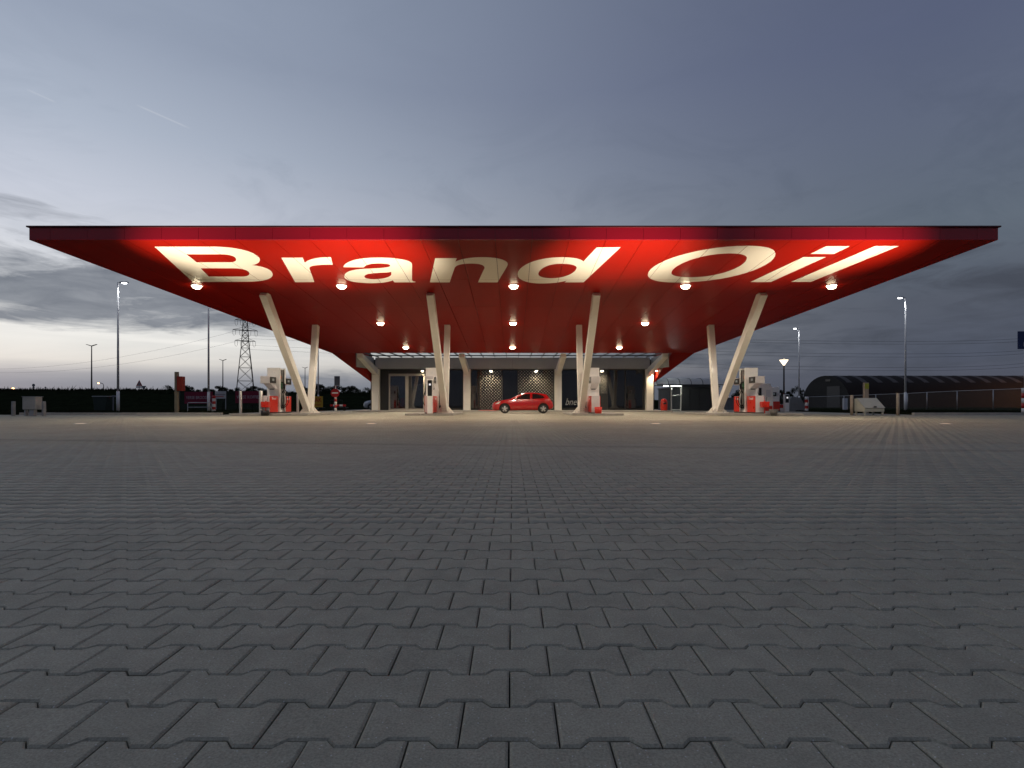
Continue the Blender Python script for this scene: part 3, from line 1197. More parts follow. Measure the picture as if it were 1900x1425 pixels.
# ================================================================== pump islands
for xa, xb, lab in ((-15.8, -11.4, 'far left'), (-6.0, -3.3, 'inner left'), (3.3, 6.2, 'inner right'), (11.4, 16.2, 'far right')):
    t = thing('pump_island', f'low concrete pump island, {lab} of four', 'island', (0, 0, 0), 0, 'pump islands')
    MB().box(xa + .15, xb - .15, 30.75, 36.25, .003, .115).build('slab', M_CONC, t)
    n = round(xb - xa)
    for yk, nm in ((30.6, 0), (36.25, 1)):
        for k in range(n):
            MB().box(xa + (xb - xa) * k / n + .005, xa + (xb - xa) * (k + 1) / n - .005, yk, yk + .15, .002, .12).build('kerb_stone', M_CONC, t, .012)
    for s in (xa, xb - .15):
        for k in range(6):
            MB().box(s, s + .15, 30.75 + 5.5 * k / 6 + .005, 30.75 + 5.5 * (k + 1) / 6 - .005, .002, .119).build('kerb_stone', M_CONC, t, .012)


def hose(a, b, sag, r=.024, out=(0, 0, 0), n=14):
    a, b = Vector(a), Vector(b)
    pts = []
    for k in range(n + 1):
        t = k / n
        p = a.lerp(b, t)
        p.z -= sag * 4 * t * (1 - t)
        p += Vector(out) * math.sin(math.pi * t)
        pts.append(p)
    return pts


def make_pump(label, number):
    """Fuel dispenser, long side along Y: cabinet with head, tall hose tower, second cabinet."""
    t = thing('fuel_pump', label, 'fuel pump', (0, 0, 0), 0, 'fuel pumps under the canopy')
    MB().box(-.28, .28, .04, 2.96, 0, .05).build('base', M_BLACK, t)
    for y0, y1, yh, sgn in ((0, 1.08, -.04, -1), (1.92, 3.0, 2.12, 1)):
        MB().box(-.235, .235, y0, y1, .05, 1.0).build('cabinet', M_PGREY if sgn < 0 else M_PWHITE, t, .012)
        for s in (-1, 1):
            r = MB().box(min(s * .236, s * .27), max(s * .236, s * .27), y0 + .03, y1 - .02, .06, .985).build('side_cover', M_PRED, t, .012)
            text('brand_mark', 'Brand', .20, M_SIGNW, r, (s * .274, (y0 + y1) / 2, .84), (R(90), 0, R(90) * s), width=.52, bold=.003)
        hd = MB().box(-.26, .26, yh, yh + .92, 1.69, 2.10).build('display_head', M_PGREY, t, .015)
        for s in (-1, 1):
            MB().box(min(s * .261, s * .268), max(s * .261, s * .268), yh + .05, yh + .87, 1.72, 2.07).build('bezel', M_BLACK, hd)
            MB().box(min(s * .268, s * .272), max(s * .268, s * .272), yh + .34, yh + .60, 1.85, 1.98).build('screen', mat('pump_screen', (.25, .27, .28), .3, emit=(.75, .85, .9), estr=.06), hd)
        if sgn < 0:
            MB().prism([(yh + .92, 1.69), (yh + .25, 1.69), (.90, 1.40), (1.09, 1.40)], 'x', -.20, .20).build('neck', M_PGREY, t)
            term = MB().box(-.13, .13, .86, .90, 1.36, 1.64).build('card_terminal', mat('terminal_grey', (.10, .10, .105), .4), t, .01)
            MB().box(-.07, .07, .853, .859, 1.44, 1.52).build('keypad', M_SIGNW, term)
            MB().box(-.10, .10, 1.068, 1.078, 1.08, 1.26).build('notice', M_SIGNW, t)
    # tower
    tw = MB()
    tw.box(-.37, .37, 1.08, 1.20, .05, 2.64)
    tw.box(-.37, .37, 1.80, 1.92, .05, 2.64)
    tw.box(-.30, .30, 1.20, 1.80, .05, 2.60)
    tw.build('tower', M_PWHITE, t, .01)
    for s in (-1, 1):
        for k in range(3):
            y = 1.24 + .2 * k
            MB().box(min(s * .301, s * .335), max(s * .301, s * .335), y + .035, y + .095, .2, 2.56).build('nozzle_bay', M_BLACK, t)
            nz = MB()
            nz.bar((s * .37, y + .065, 1.42), (s * .40, y + .065, 1.72), .07, .10)
            nz.bar((s * .40, y + .065, 1.66), (s * .43, y - .02, 1.50), .05, .07)
            nz.cyl((s * .385, y + .065, 1.72), (s * .34, y + .065, 1.84), .018, n=8)
            nz.build('nozzle', M_BLACK if k else mat('nozzle_green', (.03, .10, .05), .45), t)
            hs = MB()
            hs.tube(hose((s * .375, y + .065, 1.44), (s * .345, y + .065, .30), .0, out=(s * (.20 + .04 * k), -.05 + .03 * k, -.12)), .022)
            hs.tube([(s * .345, y + .065, .30), (s * .338, y + .065, .5), (s * .336, y + .065, 2.5)], .016, 6)
            hs.build('hose', M_RUBBER, t)
        MB().box(min(s * .336, s * .345), max(s * .336, s * .345), 1.26, 1.34, 2.0, 2.2).build('warning_sticker', mat('sticker_orange', (.7, .18, .03), .5), t)
    text('pump_number', number, .20, M_SIGNW, t, (0, 1.076, 2.34), (R(90), 0, 0), width=.28 if len(number) > 2 else .24, bold=.006)
    return t


def move(t, x, y, z, rz=0.0):
    t.location = (x, y, z)
    t.rotation_euler = (0, 0, rz)


p1 = make_pump('red and grey fuel pump with overhanging head, at the far left column', '34')
move(p1, -13.95, 31.0, .12)
p4 = dup(p1, (13.95, 31.0, .12), 0, 'red and grey fuel pump with overhanging head, at the far right column')
p2 = make_pump('red and grey fuel pump behind the slim payment terminal, left of the car', '181')
move(p2, -4.69, 31.0, .12)
p3 = dup(p2, (4.69, 31.0, .12), 0, 'red and grey fuel pump with red bucket in front, right of the car')

# payment terminal
t = thing('payment_terminal', 'slim white payment terminal with black face in front of a pump', 'terminal', (PX(797.5, 30.85), 30.85, .12))
MB().box(-.165, .165, 0, .26, 0, 1.92).build('body', M_PWHITE, t, .03)
MB().box(-.12, .12, -.008, -.001, .98, 1.86).build('face', M_BLACK, t)
MB().box(-.05, .06, -.013, -.009, 1.57, 1.68).build('screen', mat('terminal_screen', (.4, .4, .4), .3, emit=(.9, .9, .95), estr=.7), t)
MB().box(-.05, .05, -.013, -.009, 1.3, 1.42).build('keypad', M_DARKM, t)
for s in (-1, 1):
    MB().box(min(s * .166, s * .18), max(s * .166, s * .18), .03, .24, .02, .98).build('side_cover', M_PRED, t)

# buckets, trays, bollards by the pumps


def tray_stand(x, label):
    t = thing('squeegee_stand', label, 'wash stand', (x, 30.85, .12), 0, 'squeegee stands at the pumps')
    MB().cyl((0, 0, 0), (0, 0, .72), .03).build('post', M_PRED, t)
    MB().prism([(-.19, .34), (.19, .34), (.22, .66), (-.22, .66)], 'y', -.14, .14).build('box', M_PRED, t, .015)
    MB().bar((.06, 0, .60), (.12, 0, .92), .02, .02).build('squeegee', M_BLACK, t)
    return t


tray_stand(PX(1419, 30.85), 'red squeegee box on a post before the far right pump')
tray_stand(PX(493, 30.85), 'red squeegee box on a post before the far left pump')


def bucket(name, x, y, z, r0, r1, h, m, label, cat, handle=True):
    t = thing(name, label, cat, (x, y, z))
    MB().lathe([(0, .0), (r0, .0), (r1, h), (r1 - .02, h), (r0 - .02, .04), (0, .04)], 20).build('bowl', m, t)
    if handle:
        pts = [(r1 * math.cos(a), .02, h - .03 + r1 * .55 * math.sin(a)) for a in [math.pi * k / 12 for k in range(13)]]
        MB().tube(pts, .012, 6).build('handle', M_GALV, t)
    return t


bucket('bucket', PX(1110, 30.8), 30.8, .12, .19, .215, .36, M_PRED, 'red bucket standing before the pump right of the car', 'bucket', False)
bucket('watering_bucket', PX(495.5, 30.55), 30.6 - .32, .0, .2, .22, .30, M_DARKM, 'dark grey bucket with handle before the far left pump', 'bucket')
bucket('planter_bowl', PX(1434, 30.3), 30.2, .0, .14, .25, .36, M_CONCD, 'dark grey stone bowl before the far right pump', 'bowl', False)


def bollard(x, y, z, h, r, label, group='steel bollards at the pump island', m=M_BOLLARD):
    t = thing('bollard', label, 'bollard', (x, y, z), 0, group)
    MB().lathe([(r, 0), (r, h - .02), (r * .9, h), (0, h)], 16).build('tube', m, t)
    MB().lathe([(r * 1.5, 0), (r * 1.5, .012), (r, .012)], 16).build('flange', M_GALV, t)
    return t


bollard(PX(446.5, 31.2), 31.2, 0, 1.38, .075, 'steel bollard farthest left of the pump island bollards')
bollard(PX(484, 30.9), 30.9, .12, 1.27, .09, 'steel bollard just left of the far left pump')
bollard(PX(552.5, 31.8), 31.8, .12, 1.1, .07, 'steel bollard behind the far left column')

# second fuelling point farther right
def small_pump(x, d, label):
    t = thing('diesel_pump', label, 'fuel pump', (x, d, .0), R(-12), 'small pumps beyond the far right column')
    MB().box(-.33, .33, 0, .5, 0, .1).build('base', M_BLACK, t)
    MB().box(-.30, .30, 0, .5, .1, .85).build('cabinet', M_PRED, t, .02)
    MB().box(-.28, .28, .04, .5, .85, 2.05).build('tower', M_PWHITE, t, .02)
    h = MB().box(-.31, .02, -.05, .03, 1.3, 1.62).build('display', M_BLACK, t, .01)
    MB().box(-.24, -.10, -.056, -.051, 1.42, 1.54).build('screen', MATS['pump_screen'], h)
    MB().box(.10, .36, -.03, .05, 1.38, 1.56).build('card_reader', M_PGREY, t)
    MB().tube(hose((.31, .1, 1.3), (.34, .2, .3), .0, out=(.16, -.06, 0)), .022).build('hose', M_RUBBER, t)
    return t


small_pump(PX(1440, 46), 46, 'small red and white pump farther back beside the lantern')
t = thing('tank_cabinet', 'large white cabinet with a slanted top corner behind the far right pump', 'cabinet', (PX(1420, 43), 43, 0))
MB().prism([(-.55, .0), (.62, .0), (.62, 1.75), (.40, 2.25), (-.55, 2.25)], 'y', 0, .9).build('body', mat('cabinet_white', (.85, .80, .74), .5, var=.06), t, .03)
MB().box(-.50, -.30, -.02, -.002, .9, 1.9).build('hose_panel', M_DARKM, t)
MB().box(.05, .40, -.03, -.002, 1.2, 1.75).build('meter', M_PGREY, t)
MB().box(-.5, .55, -.015, -.002, .1, .5).build('kick_plate', M_PRED, t)
t = thing('payment_terminal', 'white and black payment post right of the lantern', 'terminal', (PX(1460.5, 46), 46, 0))
MB().box(-.19, .19, 0, .3, 0, 1.45).build('body', M_PWHITE, t, .03)
MB().box(-.14, .14, -.01, -.001, .75, 1.4).build('face', M_BLACK, t)
MB().box(-.05, .08, -.015, -.011, 1.1, 1.24).build('screen', MATS['terminal_screen'], t)
t = thing('low_cabinet', 'low red and white cabinet between the small pump and lantern', 'cabinet', (PX(1449, 46.8), 46.8, 0))
MB().box(-.28, .28, 0, .4, 0, .62).build('body', M_PWHITE, t, .02)
MB().box(-.281, .281, -.01, -.002, .30, .60).build('band', M_PRED, t)

# ================================================================== the parked car
def lerp_list(tab, x):
    if x <= tab[0][0]:
        return tab[0][1]
    for (a, va), (b, vb) in zip(tab, tab[1:]):
        if x <= b:
            t = (x - a) / (b - a)
            return va + (vb - va) * t
    return tab[-1][1]


def smooth_tab(tab, x):
    """Catmull-Rom through a table."""
    n = len(tab)
    if x <= tab[0][0]:
        return tab[0][1]
    if x >= tab[-1][0]:
        return tab[-1][1]
    for i in range(n - 1):
        a, b = tab[i], tab[i + 1]
        if a[0] <= x <= b[0]:
            h = b[0] - a[0]
            t = (x - a[0]) / h
            m0 = (b[1] - tab[i - 1][1]) / (b[0] - tab[i - 1][0]) if i > 0 else (b[1] - a[1]) / h
            m1 = (tab[i + 2][1] - a[1]) / (tab[i + 2][0] - a[0]) if i + 2 < n else (b[1] - a[1]) / h
            return (2 * t ** 3 - 3 * t * t + 1) * a[1] + (t ** 3 - 2 * t * t + t) * h * m0 + (-2 * t ** 3 + 3 * t * t) * b[1] + (t ** 3 - t * t) * h * m1


def make_car(name, label, spec, paint, loc, rz, cat='car'):
    """Nose at local x = 0, tail at x = L; side view along local Y."""
    t = thing(name, label, cat, loc, rz)
    top, bot, wid, belt, roofw = spec['top'], spec['bot'], spec['wid'], spec['belt'], spec['roofw']
    Lc = spec['len']

    def section(x):
        zt, zb, w, zl = smooth_tab(top, x), lerp_list(bot, x), smooth_tab(wid, x), smooth_tab(belt, x)
        zl = min(zl, zt - .03)
        cab = max(0.0, min(1.0, (zt - zl - .06) / .30))
        wr = w * (1 - cab) * .93 + roofw * cab
        zm = zb + (zl - zb) * .52
        return [(0, zb), (w * .80, zb), (w * .965, zb + .06), (w * .985, zb + (zm - zb) * .5), (w, zm), (w * .985, zm + (zl - zm) * .6), (w * .955, zl),
                (wr + (w * .955 - wr) * .45, zl + (zt - zl) * .48), (wr, zl + (zt - zl) * .80), (wr * .86, zl + (zt - zl) * .94), (wr * .5, zt - .004), (0, zt)]
    N = 64
    xs = [Lc * (0.5 - 0.5 * math.cos(math.pi * k / N)) * .6 + Lc * k / N * .4 for k in range(N + 1)]
    rings = [section(min(max(x, .004), Lc - .004)) for x in xs]
    m = len(rings[0])
    vs, fs = [], []
    ringn = 2 * m - 2
    for x, rg in zip(xs, rings):
        for y, z in rg:
            vs.append((x, -y, z))
        for y, z in rg[-2:0:-1]:
            vs.append((x, y, z))
    for k in range(N):
        for i in range(ringn):
            j = (i + 1) % ringn
            fs.append((k * ringn + i, k * ringn + j, (k + 1) * ringn + j, (k + 1) * ringn + i))
    fs.append(tuple(range(ringn)))
    fs.append(tuple(N * ringn + i for i in range(ringn - 1, -1, -1)))
    mb = MB().add(vs, fs, True)
    body = mb.build('body', paint, t)
    # cut the wheel arches
    wr_, xw, tr_ = spec['wr'], spec['wheels'], spec['track']
    cut = MB()
    for x in xw:
        cut.cyl((x, -1.2, wr_ + .01), (x, -tr_ + .26, wr_ + .01), wr_ + .062, n=40)
        cut.cyl((x, tr_ - .26, wr_ + .01), (x, 1.2, wr_ + .01), wr_ + .062, n=40)
    co = cut.build('arch_cutter', M_BLACK, t)
    md = body.modifiers.new('arches', 'BOOLEAN')
    md.operation = 'DIFFERENCE'
    md.solver = 'EXACT'
    md.object = co
    bpy.context.view_layer.update()
    dg = bpy.context.evaluated_depsgraph_get()
    me = bpy.data.meshes.new_from_object(body.evaluated_get(dg))
    body.modifiers.clear()
    body.data = me
    me.materials.clear()
    me.materials.append(paint)
    me.materials.append(M_BLACK)
    for p in me.polygons:
        c = p.center
        n_ = p.normal
        near = any((c.x - x) ** 2 + (c.z - wr_ - .01) ** 2 < (wr_ + .068) ** 2 for x in xw)
        p.material_index = 1 if near and abs(c.y) < spec['wid'][3][1] * .97 and (abs(n_.y) > .9 or abs(n_.y) < .2) else 0
    bpy.data.objects.remove(co)

    def side_y(x, z):
        rg = section(x)
        for (y0, z0), (y1, z1) in zip(rg[2:], rg[3:]):
            if z0 <= z <= z1:
                return y0 + (y1 - y0) * (z - z0) / max(1e-6, z1 - z0)
        return rg[-3][0]

    def decal(nm, poly, m_, off, parent=t, both=True, dense=6, back=False):
        out = []
        for s in ((-1, 1) if both else (-1,)):
            pts = []
            n = len(poly)
            for i in range(n):
                a, b_ = poly[i], poly[(i + 1) % n]
                for k in range(dense):
                    pts.append((a[0] + (b_[0] - a[0]) * k / dense, a[1] + (b_[1] - a[1]) * k / dense))
            bm = bmesh.new()
            vv = [bm.verts.new((x, 0, z)) for x, z in pts]
            f = bm.faces.new(vv)
            bmesh.ops.triangulate(bm, faces=[f])
            bmesh.ops.subdivide_edges(bm, edges=[e_ for e_ in bm.edges if e_.calc_length() > .25], cuts=2, use_grid_fill=True)
            for v in bm.verts:
                v.co.y = s * (side_y(v.co.x, v.co.z) + off)
            bmesh.ops.recalc_face_normals(bm, faces=bm.faces)
            for f in bm.faces:
                if f.normal.y * s < 0:
                    f.normal_flip()
                f.smooth = True
            me_ = bpy.data.meshes.new(nm)
            bm.to_mesh(me_)
            bm.free()
            out.append(put(nm, me_, m_, parent))
        return out
    gl_ = mat('car_glass', (.012, .012, .013), .05, spec=.7)
    for poly in spec['windows']:
        decal('window', poly, gl_, .006)
    for poly in spec.get('lamps', []):
        decal('headlight', poly, mat('headlight_glass', (.75, .75, .74), .12, metal=.3, coat=.6), .008)
    for poly in spec.get('tails', []):
        decal('tail_light', poly, mat('tail_light_red', (.45, .02, .02), .15, coat=.6), .008)
    for poly in spec.get('trim', []):
        decal('sill_trim', poly, mat('sill_grey', (.22, .18, .18), .45), .007)
    for poly in spec.get('lines', []):
        decal('door_gap', poly, M_BLACK, .004, dense=4)
    for poly in spec.get('handles', []):
        for o in decal('door_handle', poly, paint, .03):
            pass
    # windscreen and rear glass
    for (xa, xb, nm) in spec['screens']:
        vs, fs = [], []
        for k in range(7):
            x = xa + (xb - xa) * k / 6
            rg = section(x)
            y9, z9 = rg[9]
            for q in range(9):
                u = -1 + 2 * q / 8
                yy = y9 * .93 * u
                zz = z9 + (rg[11][1] - z9) * (1 - abs(u) ** 2) + .007
                vs.append((x, yy, zz))
        for k in range(6):
            for q in range(8):
                fs.append((k * 9 + q, k * 9 + q + 1, (k + 1) * 9 + q + 1, (k + 1) * 9 + q))
        MB().add(vs, fs, True).build(nm, gl_, t)
    for s in (-1, 1):
        mb = MB()
        mx_, mz_ = spec['mirror']
        y = side_y(mx_, mz_ - .03)
        mb.box(mx_, mx_ + .10, min(s * (y + .03), s * (y + .20)), max(s * (y + .03), s * (y + .20)), mz_ - .01, mz_ + .11)
        mb.bar((mx_ + .05, s * (y - .02), mz_ - .02), (mx_ + .05, s * (y + .08), mz_ + .02), .05, .04)
        mb.build('mirror', mat('mirror_silver', (.62, .60, .58), .25, metal=.5), t, .03)
    # wheels
    wp = MB()
    prof = [(wr_ * .64, -.10), (wr_ * .80, -.105), (wr_ * .95, -.095), (wr_, -.06), (wr_, .06), (wr_ * .95, .095), (wr_ * .64, .10)]
    tyre = MB()
    n = 36
    for r_, yy in prof:
        for i in range(n):
            a = 2 * math.pi * i / n
            tyre.v.append((r_ * math.cos(a), yy, r_ * math.sin(a)))
    for k in range(len(prof) - 1):
        for i in range(n):
            tyre.f.append((k * n + i, k * n + (i + 1) % n, (k + 1) * n + (i + 1) % n, (k + 1) * n + i))
            tyre.sm.append(True)
    tme = tyre.mesh('tyre')
    rim = MB()
    rim.cyl((0, -.085, 0), (0, .02, 0), wr_ * .655, wr_ * .62, 36, cap=False)
    rim.cyl((0, -.075, 0), (0, -.05, 0), wr_ * .655, wr_ * .655, 36, cap=False)
    for i in range(5):
        a = 2 * math.pi * (i + .25) / 5
        rim.bar((math.cos(a) * .03, -.080, math.sin(a) * .03), (math.cos(a) * wr_ * .66, -.070, math.sin(a) * wr_ * .66), .05, .075, .03, .105, up=(0, 1, 0))
    rim.cyl((0, -.10, 0), (0, -.05, 0), .055, .06, 16)
    rme = rim.mesh('rim')
    bmx = bmesh.new()
    for me_ in (tme, rme):
        bmx.clear()
        bmx.from_mesh(me_)
        bmesh.ops.recalc_face_normals(bmx, faces=bmx.faces)
        bmx.to_mesh(me_)
    bmx.free()
    disc = MB().cyl((0, .0, 0), (0, .03, 0), wr_ * .60, n=28).mesh('brake_disc')
    tme.materials.append(M_RUBBER)
    rme.materials.append(mat('alloy_rim', (.72, .70, .67), .25, metal=.7))
    disc.materials.append(M_BLACK)
    for x in xw:
        for s in (-1, 1):
            w_ = bpy.data.objects.new('wheel', None)
            C.objects.link(w_)
            w_.parent = t
            w_.location = (x, s * (tr_ - .11), wr_)
            w_.rotation_euler = (0, 0, 0 if s < 0 else math.pi)
            put('tyre', tme, None, w_)
            put('rim', rme, None, w_)
            put('brake_disc', disc, None, w_)
    return t


M_CARRED = mat('car_paint_red', (.38, .004, .005), .25, coat=1.0)
C30 = dict(len=4.25, wr=.315, wheels=(.885, 3.53), track=.89, roofw=.56,
           top=[(0, .50), (.03, .60), (.10, .72), (.25, .80), (.65, .90), (1.2, .99), (1.53, 1.145), (1.83, 1.295), (2.15, 1.405), (2.57, 1.452), (3.05, 1.435), (3.52, 1.375), (3.80, 1.285), (3.93, 1.10), (4.08, .90), (4.20, .70), (4.25, .55)],
           bot=[(0, .40), (.05, .25), (.3, .20), (1.4, .19), (3.0, .20), (3.9, .24), (4.15, .32), (4.25, .42)],
           wid=[(0, .52), (.08, .68), (.3, .80), (.8, .88), (2.1, .885), (3.4, .895), (3.9, .83), (4.15, .72), (4.25, .58)],
           belt=[(0, .42), (.15, .66), (.65, .80), (1.2, .90), (1.7, .935), (2.6, .97), (3.4, 1.0), (3.8, 1.0), (4.1, .80), (4.25, .50)],
           windows=[[(1.66, .965), (1.96, 1.20), (2.22, 1.325), (2.62, 1.355), (2.62, .985)], [(2.78, .995), (2.78, 1.355), (3.10, 1.335), (3.42, 1.26), (3.60, 1.12), (3.52, 1.03)]],
           screens=[(1.30, 1.98, 'windscreen'), (3.84, 4.02, 'rear_window')],
           lamps=[[(.20, .64), (.44, .66), (.62, .82), (.46, .80)]],
           tails=[[(3.86, 1.12), (3.93, 1.06), (4.08, .86), (4.17, .70), (4.08, .70), (3.98, .88), (3.88, 1.02)]],
           trim=[[(1.32, .205), (3.09, .215), (3.10, .265), (1.32, .255)]],
           lines=[[(1.46, .30), (1.475, .30), (1.475, .90), (1.46, .90)], [(2.755, .30), (2.77, .30), (2.77, .96), (2.755, .96)]],
           handles=[[(2.46, .86), (2.66, .87), (2.66, .90), (2.46, .89)]],
           mirror=(1.60, .94))
car = make_car('parked_car', 'shiny red three-door hatchback parked side-on before the shop', C30, M_CARRED, (PX(912.5, 37.6), 38.5, .0), 0.0)

M_CARSIL = mat('car_paint_silver', (.42, .44, .48), .25, metal=.3, coat=.8)
VAN = dict(len=4.4, wr=.31, wheels=(.85, 3.55), track=.88, roofw=.66,
           top=[(0, .55), (.04, .72), (.14, .86), (.45, .98), (.95, 1.10), (1.25, 1.30), (1.65, 1.58), (2.1, 1.74), (2.9, 1.80), (3.7, 1.78), (4.15, 1.68), (4.33, 1.30), (4.4, .90)],
           bot=[(0, .40), (.06, .26), (.3, .21), (4.0, .22), (4.4, .36)],
           wid=[(0, .55), (.1, .72), (.4, .84), (.9, .88), (2.1, .89), (3.6, .89), (4.2, .84), (4.4, .70)],
           belt=[(0, .45), (.2, .78), (.7, .90), (1.2, 1.0), (2.0, 1.03), (3.6, 1.06), (4.2, 1.02), (4.4, .8)],
           windows=[[(1.5, 1.06), (1.85, 1.52), (2.25, 1.62), (2.45, 1.62), (2.45, 1.08)], [(2.55, 1.09), (2.55, 1.63), (3.4, 1.63), (3.9, 1.55), (3.95, 1.14)]],
           screens=[(1.05, 1.85, 'windscreen'), (4.18, 4.32, 'rear_window')],
           lamps=[[(.12, .70), (.42, .72), (.62, .90), (.36, .88)]],
           lines=[[(1.35, .32), (1.365, .32), (1.365, 1.0), (1.35, 1.0)]],
           mirror=(1.45, 1.05))
make_car('parked_minivan', 'silver minivan half hidden behind the left corner of the shop', VAN, M_CARSIL, (PX(671, 61), 62, 0), R(8), 'van')

# ================================================================== street lamps
def lamp_post(x, d, ytop, side, label, lit=True, arm=.55, r0=.11, r1=.05, base=0.0, power=80):
    zt = PZ(ytop, d)
    t = thing('street_lamp', label, 'street lamp', (PX(x, d), d, base), 0, 'tall single lamps round the forecourt')
    zt -= base
    mb = MB()
    mb.cyl((0, 0, 0), (0, 0, 1.6), r0, r0 * .97, 14)
    mb.cyl((0, 0, 1.6), (0, 0, zt), r0 * .78, r1, 14)
    mb.build('pole', mat('pole_grey', (.78, .78, .78), .6, var=.08, vscale=3, spec=.25), t)
    MB().bar((0, 0, zt - .04), (side * .25, 0, zt), .05, .05, up=(0, 0, 1)).build('arm', M_GALV, t)
    MB().box(min(side * .2, side * (.2 + arm)), max(side * .2, side * (.2 + arm)), -.13, .13, zt - .03, zt + .05).build('lamp_head', M_GALV, t, .02)
    if lit:
        MB().box(min(side * .36, side * (.06 + arm)), max(side * .36, side * (.06 + arm)), -.09, .09, zt - .09, zt - .032).build('lens', M_LAMPC, t)
        lamp_light('street_lamp_lamp', 'SPOT', power, (.95, .97, 1.0), (side * .5, 0, zt - .14), t, (side * .5, 0, 0), 150, .8, .1)
    return t


lamp_post(219, 42, 524, 1, 'lit lamp post standing on the left verge, nearest of the left ones')
lamp_post(387, 44, 505, 1, 'lamp post left of the pylon whose top hides behind the canopy', r0=.10)
lamp_post(1680, 48, 552, -1, 'lit lamp post farthest right, before the hangar', base=.05)
lamp_post(1482.5, 67.5, 609, -1, 'lit lamp post right of the lantern, left end of the hangar', base=0)
lamp_post(590.5, 58, 600, 1, 'thin lamp post between the left column legs and the no-entry sign', r0=.08)


def t_lamp(x, d, ytop, span, label):
    zt = PZ(ytop, d)
    t = thing('road_lamp', label, 'street lamp', (PX(x, d), d, 0), 0, 'unlit twin-arm road lamps')
    MB().cyl((0, 0, 0), (0, 0, zt), .15, .07, 10).build('pole', M_DARKM, t)
    for s in (-1, 1):
        MB().bar((0, 0, zt), (s * span, 0, zt + .28), .2, .12, .3, .06, up=(0, 1, 0)).build('lamp_arm', M_DARKM, t)


t_lamp(170, 96, 642, .9, 'unlit twin-arm road lamp at the far left on the skyline')
t_lamp(413.5, 118, 669, .75, 'unlit twin-arm road lamp on the skyline left of the pylon')
t_lamp(566, 142, 683, .75, 'unlit twin-arm road lamp on the skyline between the left column legs')

t = thing('lantern', 'black lantern post with glowing inverted cone right of the pumps', 'lantern', (PX(1454.5, 48), 48, 0))
zt = PZ(677, 48)
MB().cyl((0, 0, 0), (0, 0, zt), .085, .06, 12).build('pole', M_DARKM, t)
MB().lathe([(.07, zt - .05), (.10, zt + .02), (.36, zt + .42), (.34, zt + .46), (0, zt + .47)], 20).build('shade', mat('lantern_glow', (.8, .75, .65), .5, emit=(1.0, .82, .60), estr=2.2), t)
MB().lathe([(.37, zt + .44), (.37, zt + .49), (0, zt + .54)], 20).build('cap', M_DARKM, t)
lamp_light('lantern_lamp', 'POINT', 60, (1.0, .82, .6), (0, 0, zt + .8), t, radius=.2)

t = thing('hook_lamp', 'small hooked road lamp glowing on the left embankment', 'street lamp', (PX(192.5, 90), 90, 2.6))
MB().tube([(0, 0, 0), (0, 0, .95), (-.12, 0, 1.3), (-.45, 0, 1.45), (-.75, 0, 1.45)], .05, 6).build('pole', M_DARKM, t)
MB().lathe([(0, -.10), (.13, -.05), (.10, .05), (0, .08)], 10, (-.85, 0, 1.42)).build('bulb', M_LAMPO, t)
t = thing('road_light', 'orange road light low on the skyline at the far left', 'street lamp', (PX(24, 88), 88, 2.3))
MB().cyl((0, 0, 0), (0, 0, .75), .04, n=8).build('pole', M_DARKM, t)
MB().lathe([(0, .70), (.16, .78), (.16, .86), (0, .92)], 10).build('bulb', M_LAMPO, t)
t = thing('road_lamp', 'orange road lamp out of sight beyond the right edge, glowing on the hangar', 'street lamp', (84, 77, 0))
MB().cyl((0, 0, 0), (0, 0, 6), .09, .06, 10).build('pole', M_GALV, t)
MB().box(-.35, .35, -.15, .15, 6.0, 6.12).build('lamp_head', M_GALV, t)
MB().box(-.3, .3, -.12, .12, 5.95, 5.998).build('lens', M_LAMPO, t)
lamp_light('road_lamp_lamp', 'POINT', 5200, (1.0, .40, .12), (0, 0, 5.7), t, radius=.2)

# ================================================================== left background
# power pylon
PD = 250.0
pyl = thing('pylon', 'dark lattice power pylon on the left skyline behind the trees', 'pylon', (PX(455, PD), PD, 0), R(28))
lev = [(0, 4.1), (5, 3.7), (11, 3.15), (17, 2.6), (22, 2.1), (26, 1.7), (29, 1.45), (31.5, 1.3), (34, 1.15), (36.5, 1.0), (39, .85), (43.5, .15)]
lat_m = mat('pylon_steel', (.05, .045, .045), .6, metal=.4)
mb = MB()
for (z0, w0), (z1, w1) in zip(lev, lev[1:]):
    for a, b in ((-1, -1), (1, -1), (1, 1), (-1, 1)):
        mb.bar((a * w0, b * w0, z0), (a * w1, b * w1, z1), .24, .24)
mb.build('leg_frame', lat_m, pyl)
mb = MB()
cs = [(-1, -1), (1, -1), (1, 1), (-1, 1)]
for (z0, w0), (z1, w1) in zip(lev[:-1], lev[1:-1]):
    for k in range(4):
        a, b = cs[k], cs[(k + 1) % 4]
        mb.bar((a[0] * w0, a[1] * w0, z0), (b[0] * w1, b[1] * w1, z1), .13, .13)
        mb.bar((b[0] * w0, b[1] * w0, z0), (a[0] * w1, a[1] * w1, z1), .13, .13)
        mb.bar((a[0] * w1, a[1] * w1, z1), (b[0] * w1, b[1] * w1, z1), .13, .13)
mb.build('bracing', lat_m, pyl)
ARMS = [(29.2, 4.1), (34.0, 5.0), (38.6, 4.0)]
